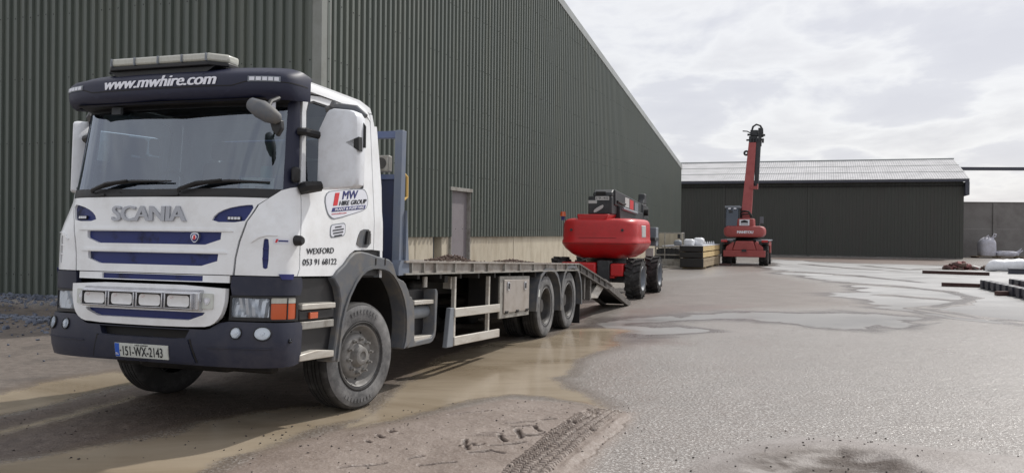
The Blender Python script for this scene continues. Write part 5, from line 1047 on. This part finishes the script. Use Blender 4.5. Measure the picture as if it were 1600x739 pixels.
# ------------------------------------------------------------------ soil heaps on the deck
def stones(name, pts, m, parent=None, loc=(0, 0, 0), rot=(0, 0, 0)):
    bm0 = bmesh.new(); bmesh.ops.create_icosphere(bm0, subdivisions=1, radius=1.0)
    V0 = np.array([v.co[:] for v in bm0.verts]); F0 = np.array([[v.index for v in f.verts] for f in bm0.faces]); bm0.free()
    n = len(pts); pts = np.asarray(pts, float); sc_ = pts[:, 3:4]
    Vs = V0[None] * (1 + rng.uniform(-.38, .38, (n, len(V0), 1))) * rng.uniform(.6, 1.25, (n, 1, 3)) * sc_[:, None, :]
    Vs[:, :, 2] *= .75
    Vs = Vs + pts[:, None, :3]; F = F0[None] + (np.arange(n) * len(V0))[:, None, None]
    me = bpy.data.meshes.new(name); me.from_pydata(Vs.reshape(-1, 3).tolist(), [], F.reshape(-1, 3).tolist()); o = obj(name, me, m, parent, loc, rot); o['kind'] = 'stuff'; return o
def bw(x, y, z): return truck_m @ Vector((x, y - B0, z))
bpy.context.view_layer.update(); truck_m = truck.matrix_world.copy()
def heap(x, y, lx, ly, h, n, lab):
    pts = []
    for i in range(n):
        a, b = rng.normal(0, .45, 2); z = h * math.exp(-(a * a + b * b) * 2.2) * rng.uniform(.2, 1); p = bw(x + a * lx, y + b * ly, zt(y) + z); pts.append((*p, rng.uniform(.010, .024)))
    tag(stones('soil_heap', pts, M['soil']), lab, 'soil heap', None, 'stuff')
heap(.2, 6.0, .32, .60, .10, 300, 'larger heap of dark soil clods on the truck deck in front of the grey door')
heap(.2, 8.75, .3, .7, .05, 160, 'low thin heap of soil clods on the rear of the truck deck')

# ------------------------------------------------------------------ ground
TAN = [[(-1.38, 7.42), (-1.25, 8.54), (-1.0, 11.48), (-0.37, 13.18), (0.55, 13.82), (1.02, 15.13), (1.61, 15.38), (2.07, 15.03), (1.67, 14.17), (1.63, 12.97), (0.92, 11.62), (0.67, 10.3), (0.49, 10.07), (0.73, 9.2), (0.94, 8.28), (0.69, 8.64), (0.35, 8.89), (0.02, 8.98), (-0.34, 8.72), (-0.71, 8.2), (-1.02, 7.77)],
       [(-5.86, 7.94), (-5.15, 8.73), (-5.08, 9.32), (-4.89, 9.82), (-4.68, 10.24), (-3.74, 9.4), (-4.2, 9.29), (-4.42, 8.31), (-4.6, 7.81), (-4.99, 6.77)],
       [(-4.61, 6.58), (-4.27, 7.24), (-4.03, 7.81), (-3.83, 8.73), (-3.74, 8.47), (-3.98, 7.5), (-4.16, 7.06), (-4.46, 6.36)],
       [(-4.14, 5.61), (-3.67, 6.22), (-3.3, 6.5), (-3.12, 6.79), (-2.82, 7.21), (-2.71, 7.56), (-2.27, 8.12), (-1.43, 8.5), (-1.2, 7.95), (-1.63, 7.43), (-1.83, 6.88), (-2.06, 6.39), (-2.11, 5.95), (-2.13, 5.28), (-3.4, 5.12)]]
PUD = [[(1.69, 16.14), (2.29, 16.9), (4.45, 18.76), (7.37, 19.39), (8.96, 17.98), (7.9, 16.41), (6.31, 15.22), (5.53, 15.96), (4.74, 17.03), (2.92, 16.49)],
       [(11.72, 36.84), (11.78, 32.48), (10.39, 27.51), (8.71, 24.0), (8.41, 21.41), (8.45, 19.68), (8.92, 18.52), (9.19, 17.24), (9.56, 16.13), (14, 14.8), (20, 20), (27.76, 34.12), (30, 42), (24.0, 50), (19.47, 52.63), (17.6, 58.02), (13, 45)],
       [(1.55, 14.4), (2.1, 15.3), (3.0, 15.6), (3.4, 15.0), (2.6, 14.0), (1.9, 13.4)]]
MUD = [[(-2.04, 5.91), (-1.94, 6.6), (-1.52, 7.3), (-1.01, 7.71), (-0.59, 8.21), (-0.05, 8.8), (0.66, 8.64), (0.97, 8.29), (1.22, 8.15), (1.0, 7.4), (0.74, 6.7), (0.50, 5.9), (.3, 4.8), (-2.2, 4.8)]]
MOUND = [(1.18, 6.02), (1.47, 6.55), (2.01, 7.07), (2.44, 7.27), (2.84, 7.19), (3.36, 6.96), (3.94, 6.63), (4.4, 5.9), (2.77, 4.6), (1.0, 4.6)]
PIT_ = [(1.55, 5.9), (1.72, 6.38), (2.11, 6.68), (2.56, 6.78), (2.88, 6.6), (2.95, 5.9)]
UNDER_SHADE = [(TX + math.cos(TYAW) * a + math.sin(TYAW) * b, TY - math.sin(TYAW) * a + math.cos(TYAW) * b) for a, b in ((-1.6, .5), (1.0, .6), (.85, 3.2), (.8, 6.0), (.9, 9.4), (.9, 14.0), (-1.3, 14), (-1.6, 6))]  # truck footprint: shade under the truck, painted into the ground colour
BRN_SHADE = [[(-4.85, 6.57), (-4.56, 7.73), (-4.26, 8.26), (-4.11, 9.0), (-3.26, 9.42), (-1.61, 9.14), (-1.79, 8.15), (-2.73, 7.61), (-2.84, 7.26), (-3.15, 6.85), (-3.32, 6.54), (-3.69, 6.25)], UNDER_SHADE]  # brown mud at the left, then the painted under-truck shade
CRACK = [(1.34, 17.05), (2.01, 16.87), (2.52, 16.93), (3.09, 16.62), (3.93, 17.07), (4.74, 17.03), (5.17, 16.6), (5.53, 15.96), (5.97, 15.48), (6.31, 15.22), (6.97, 15.68), (7.78, 16.4), (8.46, 17.04)]
RIDGE = [[(11.3, 31.16), (12.82, 28.87), (13.33, 26.49), (12.75, 23.86), (11.18, 21.57), (10.03, 20.53)], [(9.54, 20.13), (9.7, 18.19), (10.2, 17.22)], [(12.93, 38.84), (14.23, 36.29), (14.87, 31.41)], [(19.42, 47.74), (19.74, 43.04), (23.53, 45.45)], [(10.71, 24.53), (11.28, 23.44), (11.73, 22.63)], [(16.61, 48.81), (17.21, 43.91), (18.02, 40.6)]]
DRYISH = [(4.33, 29.17), (10.61, 37.73), (10.72, 29.56), (8.9, 24.03), (8.75, 20.72), (4.57, 19.23), (2.6, 18.4)]
FARB = [[(18.52, 62.59), (24, 62.5), (30, 60), (28.4, 54.5), (22.11, 47.5), (20.31, 51.82), (17.6, 58.02)], [(2.57, 18.69), (3.99, 20.68), (5.74, 20.36), (3.52, 18.22), (2.5, 16.8)], [(1.9, 13.9), (2.5, 14.2), (2.6, 13.4), (1.8, 12.9)]]
GROOVE = [[(-0.24, 7.12), (-0.07, 7.13)], [(0.01, 7.39), (0.2, 7.41), (0.25, 7.17)], [(0.06, 7.26), (0.1, 6.99)], [(0.1, 7.03), (0.25, 7.09)], [(-0.07, 7.08), (-0.04, 6.9)], [(-0.15, 6.75), (0.12, 6.86)], [(-0.3, 6.52), (-0.16, 6.59), (-0.04, 6.55)], [(-0.36, 6.91), (-0.32, 6.61)], [(-0.04, 7.53), (0.18, 7.58)], [(0.28, 7.67), (0.39, 7.68)], [(-1.13, 6.82), (-1.11, 6.77)], [(-1.06, 7.02), (-1.02, 6.94)], [(-1.0, 7.23), (-0.97, 7.16)], [(-0.92, 7.12), (-0.88, 7.07)], [(-1.19, 6.06), (-0.88, 6.21)], [(-0.65, 6.17), (-0.38, 6.26)], [(-0.57, 7.92), (-0.22, 8.05)], [(-0.74, 6.37), (-0.65, 6.43)], [(-0.3, 6.82), (-0.26, 6.73), (-0.21, 6.81)]]
def seg_d(X, Y, a, b):
    dx, dy = b[0] - a[0], b[1] - a[1]; t = np.clip(((X - a[0]) * dx + (Y - a[1]) * dy) / (dx * dx + dy * dy + 1e-12), 0, 1)
    return np.hypot(X - a[0] - t * dx, Y - a[1] - t * dy), t
def sdf(X, Y, poly):
    d = np.full(X.shape, 1e9); ins = np.zeros(X.shape, bool)
    for a, b in zip(poly, poly[1:] + poly[:1]):
        d = np.minimum(d, seg_d(X, Y, a, b)[0]); c = ((a[1] > Y) != (b[1] > Y)) & (X < (b[0] - a[0]) * (Y - a[1]) / (b[1] - a[1] + 1e-12) + a[0]); ins ^= c
    return np.where(ins, d, -d)
def vnoise(X, Y, sc_, seed):
    g = np.random.default_rng(seed).uniform(-1, 1, (257, 257)); x = X * sc_ + 500.3; y = Y * sc_ + 500.7; i = np.floor(x).astype(int); j = np.floor(y).astype(int); u = x - i; v = y - j; u = u * u * (3 - 2 * u); v = v * v * (3 - 2 * v); i %= 256; j %= 256
    return (g[i, j] * (1 - u) + g[i + 1, j] * u) * (1 - v) + (g[i, j + 1] * (1 - u) + g[i + 1, j + 1] * u) * v
def fbm(X, Y, s, seed, o=4): return sum(vnoise(X, Y, s * 2.1 ** k, seed + k) * .5 ** k for k in range(o))
ang = np.radians(np.concatenate([np.linspace(-62, -33, 30)[:-1], np.linspace(-33, 33, 760), np.linspace(33, 62, 30)[1:]]))
rad = np.concatenate([np.exp(np.linspace(math.log(2.5), math.log(5.2), 25))[:-1], np.exp(np.linspace(math.log(5.2), math.log(10.5), 430))[:-1], np.exp(np.linspace(math.log(10.5), math.log(90), 300))])
AA, RR = np.meshgrid(ang, rad); GX = (RR * np.sin(AA) / np.cos(np.clip(AA, -.6, .6))); GYY = RR * np.cos(AA) / np.cos(np.clip(AA, -.6, .6))
GX = GX.ravel(); GYY = GYY.ravel()
near = GYY < 13
f_tan = np.max([sdf(GX, GYY, p) for p in TAN], 0); f_pud = np.max([sdf(GX, GYY, p) * (1 if i != 1 else 1) for i, p in enumerate(PUD)], 0)
for pl_ in RIDGE:
    for a, b in zip(pl_[:-1], pl_[1:]): f_pud -= 3.2 * np.exp(-(seg_d(GX, GYY, a, b)[0] / (.0125 * GYY + .06)) ** 2)
f_rdg = np.zeros(len(GX)); f_crk = np.zeros(len(GX)); wob2 = .10 * fbm(GX, GYY, 1.2, 101, 4)
for pl_ in RIDGE:
    for a, b in zip(pl_[:-1], pl_[1:]): f_rdg = np.maximum(f_rdg, np.exp(-(seg_d(GX + wob2, GYY + wob2 * 3, a, b)[0] / (.009 * GYY + .05)) ** 2))
for a, b in zip(CRACK[:-1], CRACK[1:]): f_crk = np.maximum(f_crk, np.exp(-(seg_d(GX + wob2, GYY + wob2 * 1.5, a, b)[0] / .045) ** 2))
f_dsh = sdf(GX, GYY, DRYISH)
f_mud = np.max([sdf(GX, GYY, p) for p in MUD], 0); f_mnd = sdf(GX, GYY, MOUND); f_pit = sdf(GX, GYY, PIT_); f_brn_shade = np.max([sdf(GX, GYY, p) for p in BRN_SHADE], 0); f_frb = np.max([sdf(GX, GYY, p) for p in FARB], 0)
# dry gravelly strip beside the shed (left) in the shed's own axes
lx_ = (GX - GC.x) * GN.x + (GYY - GC.y) * GN.y; ly_ = (GX - GC.x) * GD.x + (GYY - GC.y) * GD.y
f_dry = np.clip((-1.6 - ly_) / 2 , -1, 1); f_dry = np.minimum(-1.2 - ly_, 8.4 + ly_) * 1.0; f_dry = np.where(lx_ < 2.0, np.minimum(f_dry, (2.0 - lx_) * .5), -1)
def ss(x, a, b): t = np.clip((x - a) / (b - a), 0, 1); return t * t * (3 - 2 * t)
H = .004 * fbm(GX, GYY, .7, 11) + .002 * fbm(GX, GYY, 6, 21, 3)
lev = 1 - np.maximum(ss(f_tan, -.05, .12), ss(f_pud, -.1, .3)) * .93
H *= lev; H -= .006 * (1 - lev)
m_ = ss(f_mud, -.05, .5); H += m_ * (.030 + .011 * fbm(GX, GYY, 1.6, 31, 4) + .004 * fbm(GX, GYY, 12, 41, 3))
mn = ss(f_mnd, -.02, .42); H += mn * .060 + mn * .004 * fbm(GX, GYY, 3, 51, 3); H -= ss(f_pit, -.02, .35) * .10 * (1 + .12 * fbm(GX, GYY, 2.5, 61, 3))
H += ss(np.abs(f_mnd - .05), .12, 0) * .006
b_ = ss(f_brn_shade, 0, .4); H += b_ * (.006 * fbm(GX, GYY, 4, 71, 4))
ru = np.minimum(seg_d(GX, GYY, (-4.5, 6.9), (-3.6, 9.2))[0], seg_d(GX, GYY, (-4.9, 7.4), (-3.75, 9.6))[0]); H -= ss(ru, .16, .04) * .015
GR = np.zeros(len(GX))
idx = np.where(near)[0]; X_, Y_ = GX[idx], GYY[idx]
wob = .018 * fbm(X_, Y_, 9, 81, 3)
for pl_ in GROOVE:
    for a, b in zip(pl_[:-1], pl_[1:]):
        d, t = seg_d(X_ + wob, Y_ + wob * .6, a, b); k = ss(d, .027, .007); H[idx] -= .024 * k; GR[idx] = np.maximum(GR[idx], k); H[idx] += .004 * ss(np.abs(d - .035), .016, .0)
# bar-tread tyre print
TR = [(0.96, 8.40), (0.45, 7.05), (0.13, 6.12), (-0.05, 5.2)]
best = np.full(len(X_), 9.); al = np.zeros(len(X_)); sd_ = np.zeros(len(X_)); acc = 0
for a, b in zip(TR[:-1], TR[1:]):
    d, t = seg_d(X_, Y_, a, b); ln = math.hypot(b[0] - a[0], b[1] - a[1]); s_ = ((b[0] - a[0]) * (Y_ - a[1]) - (b[1] - a[1]) * (X_ - a[0])) / ln
    q_ = d < best; best = np.where(q_, d, best); al = np.where(q_, acc + t * ln, al); sd_ = np.where(q_, s_, sd_); acc += ln
inw = ss(np.abs(sd_), .165, .14) * ss(best, .18, .15) * ss(al, .02, .25)
row = np.floor((sd_ + .16) / .064); ph = ((al + .026 * (row % 2) + .35 * np.abs(sd_)) / .052) % 1.0; cx_ = ((sd_ + .16) / .064) % 1.0
lugm = ss(np.abs(ph - .5), .33, .22) * ss(np.abs(cx_ - .5), .45, .36)
brk = ss(fbm(X_, Y_, 3.5, 91, 3), -.75, -.35)
H[idx] += inw * (-.020 + .038 * lugm * brk) + (.010 + .006 * fbm(X_, Y_, 5, 97, 3)) * ss(np.abs(sd_ - .225 + wob), .05, .0) * ss(best, .34, .26) * ss(al, .05, .7) - .010 * ss(np.abs(sd_ - .30 + wob * 1.5), .03, .0) * ss(best, .42, .34) * ss(al, .2, .7) * ss(fbm(X_, Y_, 2, 98, 2), -.5, .1)
GR[idx] = np.maximum(GR[idx], inw * (1 - lugm) * .85 * ss(al, 0, 1.2))
# stone berms along the shed
onl = ss(lx_, .5, -.3)
H += onl * (.17 * np.exp(-((ly_ + .55) / .55) ** 2) + .09 * np.exp(-((ly_ + 3.45) / .55) ** 2) + .02 * fbm(GX, GYY, 2, 95, 3) * ss(ly_, -5, -3))
nA, nR = len(ang), len(rad)
me = bpy.data.meshes.new('ground'); nv = nA * nR
q = np.arange(nv).reshape(nR, nA); quads = np.stack([q[:-1, :-1], q[:-1, 1:], q[1:, 1:], q[1:, :-1]], -1).reshape(-1, 4)
me.vertices.add(nv); me.vertices.foreach_set('co', np.stack([GX, GYY, H], 1).ravel().astype(np.float32))
me.loops.add(quads.size); me.loops.foreach_set('vertex_index', quads.ravel().astype(np.int32)); me.polygons.add(len(quads)); me.polygons.foreach_set('loop_start', np.arange(0, quads.size, 4, dtype=np.int32)); me.update(calc_edges=True)
me.polygons.foreach_set('use_smooth', np.ones(len(quads), bool))
for nm, fl in (('tan', f_tan), ('pud', f_pud), ('mud', f_mud), ('mound', f_mnd), ('dryish', f_dsh), ('ridge', f_rdg), ('crack', f_crk), ('pit', f_pit), ('brown', f_brn_shade), ('farb', f_frb), ('dry', f_dry), ('groove', GR)):  # 'brown' carries both the brown mud and the painted shade below the truck
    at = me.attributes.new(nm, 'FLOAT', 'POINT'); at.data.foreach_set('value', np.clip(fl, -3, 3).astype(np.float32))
def ground_mat():
    m = bpy.data.materials.new('wet_yard'); m.use_nodes = True; t = m.node_tree; b = t.nodes['Principled BSDF']; n = t.nodes.new; l = t.links.new
    co = n('ShaderNodeTexCoord')
    def noise(s, d=6, r=.6, st=(1, 1, 1), dist=0):
        mp = n('ShaderNodeMapping'); mp.inputs['Scale'].default_value = st; l(co.outputs['Object'], mp.inputs[0]); z = n('ShaderNodeTexNoise'); z.inputs['Scale'].default_value = s; z.inputs['Detail'].default_value = d; z.inputs['Roughness'].default_value = r; z.inputs['Distortion'].default_value = dist; l(mp.outputs[0], z.inputs['Vector']); return z.outputs[0]
    def math_(op, a, b_, c=None):
        z = n('ShaderNodeMath'); z.operation = op
        for i, v in enumerate((a, b_, c)):
            if v is None: continue
            if isinstance(v, (int, float)): z.inputs[i].default_value = v
            else: l(v, z.inputs[i])
        return z.outputs[0]
    def rng_(v, a, b_, c=0, d=1, sm=True):
        z = n('ShaderNodeMapRange'); z.interpolation_type = 'SMOOTHSTEP' if sm else 'LINEAR'; z.inputs['From Min'].default_value = a; z.inputs['From Max'].default_value = b_; z.inputs['To Min'].default_value = c; z.inputs['To Max'].default_value = d; l(v, z.inputs['Value']); return z.outputs[0]
    def attr(k): z = n('ShaderNodeAttribute'); z.attribute_name = k; return z.outputs['Fac']
    def mixc(f, a, b_):
        z = n('ShaderNodeMix'); z.data_type = 'RGBA'; l(f, z.inputs['Factor'])
        for s_, v in (('A', a), ('B', b_)):
            if isinstance(v, tuple): z.inputs[s_].default_value = (*v, 1)
            else: l(v, z.inputs[s_])
        return z.outputs['Result']
    def mixf(f, a, b_):
        z = n('ShaderNodeMix'); z.data_type = 'FLOAT'; l(f, z.inputs['Factor'])
        for s_, v in (('A', a), ('B', b_)):
            if isinstance(v, (int, float)): z.inputs[s_].default_value = v
            else: l(v, z.inputs[s_])
        return z.outputs['Result']
    nA_ = noise(1.3, 8, .62); nB = noise(9, 6, .6); nC = noise(26, 4, .65); nD = noise(.22, 5, .6); nS = noise(.35, 7, .65, (1, 2.2, 1), .6); nF = noise(40, 3, .62)
    jit = math_('ADD', math_('MULTIPLY', math_('SUBTRACT', nA_, .5), .55), math_('MULTIPLY', math_('SUBTRACT', nB, .5), .16))
    def mask(k, lo, hi, amp=1.0): return rng_(math_('ADD', attr(k), math_('MULTIPLY', jit, amp)), lo, hi)
    # colours
    conc = mixc(rng_(nD, .35, .65), (.190, .160, .137), (.250, .221, .197))
    conc = mixc(rng_(nA_, .35, .7, 0, .8), conc, (.155, .136, .121))
    sparkle = rng_(nF, .515, .60); conc = mixc(math_('MULTIPLY', sparkle, .8), conc, (.60, .575, .54))  # pale specks put the sparkle of the wet film into the colour
    dsp = rng_(nC, .56, .68); conc = mixc(math_('MULTIPLY', dsp, .55), conc, (.070, .062, .056))
    dry = mixc(rng_(nB, .35, .65), (.170, .143, .122), (.125, .104, .088)); dry = mixc(math_('MULTIPLY', rng_(nC, .55, .7), .6), dry, (.27, .245, .225)); dry = mixc(rng_(nA_, .5, .66), dry, (.098, .083, .072))
    mud = mixc(rng_(nA_, .3, .7), (.175, .135, .110), (.245, .198, .168)); mud = mixc(math_('MULTIPLY', rng_(nF, .52, .62), .35), mud, (.34, .29, .26))
    brn_shade = mixc(rng_(nB, .3, .7), (.085, .064, .052), (.135, .105, .085)); brn_shade = mixc(math_('MULTIPLY', rng_(nC, .56, .64), .5), brn_shade, (.22, .185, .16))  # brown of the mud, also used to paint the shade beneath the truck
    frb = mixc(rng_(nA_, .3, .7), (.12, .085, .07), (.17, .125, .105))
    tan = mixc(rng_(nS, .3, .7), (.29, .23, .16), (.405, .34, .255))
    sx_ = n('ShaderNodeSeparateXYZ'); l(co.outputs['Object'], sx_.inputs[0]); wat_sheen = mixc(rng_(sx_.outputs['Y'], 18, 26), mixc(rng_(nS, .3, .7), (.185, .175, .165), (.245, .235, .225)), mixc(rng_(nS, .3, .7), (.33, .325, .315), (.46, .455, .445)))  # far water paler: bright sky reflection painted into its base colour
    mdry = mask('dry', -.3, .4); mmud = mask('mud', -.08, .12, .35); mbrn_shade = mask('brown', -.06, .10, .5); mfrb = mask('farb', -.5, .5, 1.6); mtan = rng_(math_('ADD', math_('ADD', attr('tan'), math_('MULTIPLY', jit, .75)), math_('MULTIPLY', math_('SUBTRACT', nC, .5), .22)), -.08, .10); mpit = math_('MULTIPLY', mask('pit', -.12, .16, .7), rng_(noise(1.6, 6, .6, (1, 2.6, 1), .8), .38, .60, .25, 1.0))
    # far sheet of water is broken up by dry ridges that run across the view
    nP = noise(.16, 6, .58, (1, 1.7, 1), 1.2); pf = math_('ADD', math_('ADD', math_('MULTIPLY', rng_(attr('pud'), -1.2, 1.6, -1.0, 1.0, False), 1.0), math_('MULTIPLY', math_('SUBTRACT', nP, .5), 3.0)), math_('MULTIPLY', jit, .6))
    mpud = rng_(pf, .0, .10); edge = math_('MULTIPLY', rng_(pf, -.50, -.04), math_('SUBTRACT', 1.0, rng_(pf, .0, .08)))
    mdsh = math_('MULTIPLY', mask('dryish', -1.0, .8, 2.5), .9); c = mixc(mdsh, conc, mixc(rng_(nA_, .3, .7), (.120, .095, .080), (.180, .150, .130))); c = mixc(mdry, c, dry); c = mixc(mfrb, c, frb); c = mixc(mmud, c, mud); mmnd = mask('mound', -.12, .10, .3); c = mixc(mmnd, c, mixc(rng_(nA_, .35, .65), (.21, .182, .165), (.29, .262, .245))); c = mixc(math_('MULTIPLY', mpit, .9), c, mixc(rng_(nS, .38, .62), (.045, .029, .020), (.12, .088, .068))); c = mixc(mbrn_shade, c, brn_shade); c = mixc(math_('MULTIPLY', edge, .85), c, (.060, .044, .038)); c = mixc(mpud, c, wat_sheen); c = mixc(rng_(math_('ADD', attr('ridge'), math_('MULTIPLY', jit, 1.2)), .35, .8, 0, .85), c, (.062, .048, .041)); c = mixc(math_('MULTIPLY', attr('crack'), .8), c, (.05, .042, .036)); c = mixc(mtan, c, tan)
    te = math_('MULTIPLY', mask('tan', -.30, -.02, .75), math_('SUBTRACT', 1.0, mtan)); c = mixc(math_('MULTIPLY', te, .6), c, (.115, .085, .06))
    c = mixc(rng_(attr('groove'), .1, .7), c, (.060, .040, .031))
    l(c, b.inputs['Base Color'])
    # gloss: a thin film of water on the concrete, standing water in the puddles
    r = rng_(nA_, .3, .7, .27, .42); r = mixf(sparkle, r, .20); r = mixf(mdsh, r, .50); r = mixf(mdry, r, .62); r = mixf(mfrb, r, .42); r = mixf(mmud, r, rng_(nB, .3, .7, .48, .68)); r = mixf(mmnd, r, .50); r = mixf(mbrn_shade, r, .62); r = mixf(mpit, r, .72)
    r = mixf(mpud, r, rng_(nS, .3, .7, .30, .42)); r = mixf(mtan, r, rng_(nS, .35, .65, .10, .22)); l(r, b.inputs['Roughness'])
    b.inputs['Specular IOR Level'].default_value = .5
    wet = math_('MAXIMUM', mpud, mtan)
    h = math_('ADD', math_('ADD', math_('MULTIPLY', nF, .011), math_('MULTIPLY', nC, .006)), math_('MULTIPLY', nB, .010))
    bp = n('ShaderNodeBump'); bp.inputs['Distance'].default_value = 1.0; l(mixf(wet, .85, .02), bp.inputs['Strength']); l(h, bp.inputs['Height']); l(bp.outputs[0], b.inputs['Normal'])
    return m
GM = ground_mat()
g = obj('ground', me, GM); g['kind'] = 'structure'
far = MB().add([(-1500, -1500, -.05), (1500, -1500, -.05), (1500, 1500, -.05), (-1500, 1500, -.05)], [(0, 1, 2, 3)]).build('terrain', mat('far_ground', (122, 114, 104), .5, dirt=(96, 88, 78), amt=.5, scale=.05), smooth=None); far['kind'] = 'structure'

# ------------------------------------------------------------------ loose stones
def shedpt(x, y): p = GC + GN * x + GD * y; return p.x, p.y
pts = []
for k in range(4200):
    band = rng.random(); x = -rng.uniform(-.3, 13)
    if band < .55: y = rng.normal(-.62, .36); z0 = .17 * math.exp(-((y + .55) / .55) ** 2)
    elif band < .90: y = rng.normal(-3.45, .36); z0 = .09 * math.exp(-((y + 3.45) / .55) ** 2)
    else: y = rng.uniform(-6.5, -.2); z0 = 0
    if y > -.12: continue
    px, py = shedpt(x, y); pts.append((px, py, z0 + .012, rng.uniform(.018, .055) if band < .9 else rng.uniform(.01, .03)))
o = stones('gravel', pts, M['stone']); 
pts = []
for k in range(420):
    if k < 110: x, y, s_ = rng.normal(2.4, .75), rng.normal(6.7, .4), rng.uniform(.002, .010) ** 1.0
    elif k < 230: x, y, s_ = rng.uniform(-4.6, -1.5), rng.uniform(6.3, 9.2), rng.uniform(.004, .012)
    else: x, y, s_ = rng.uniform(-2, 1.2), rng.uniform(5.9, 8.6), rng.uniform(.003, .009)
    i = int(np.argmin((GX[near] - x) ** 2 + (GYY[near] - y) ** 2)); pts.append((x, y, H[idx][i] + s_ * .4, s_))
o = stones('grit', pts, M['pebble'])
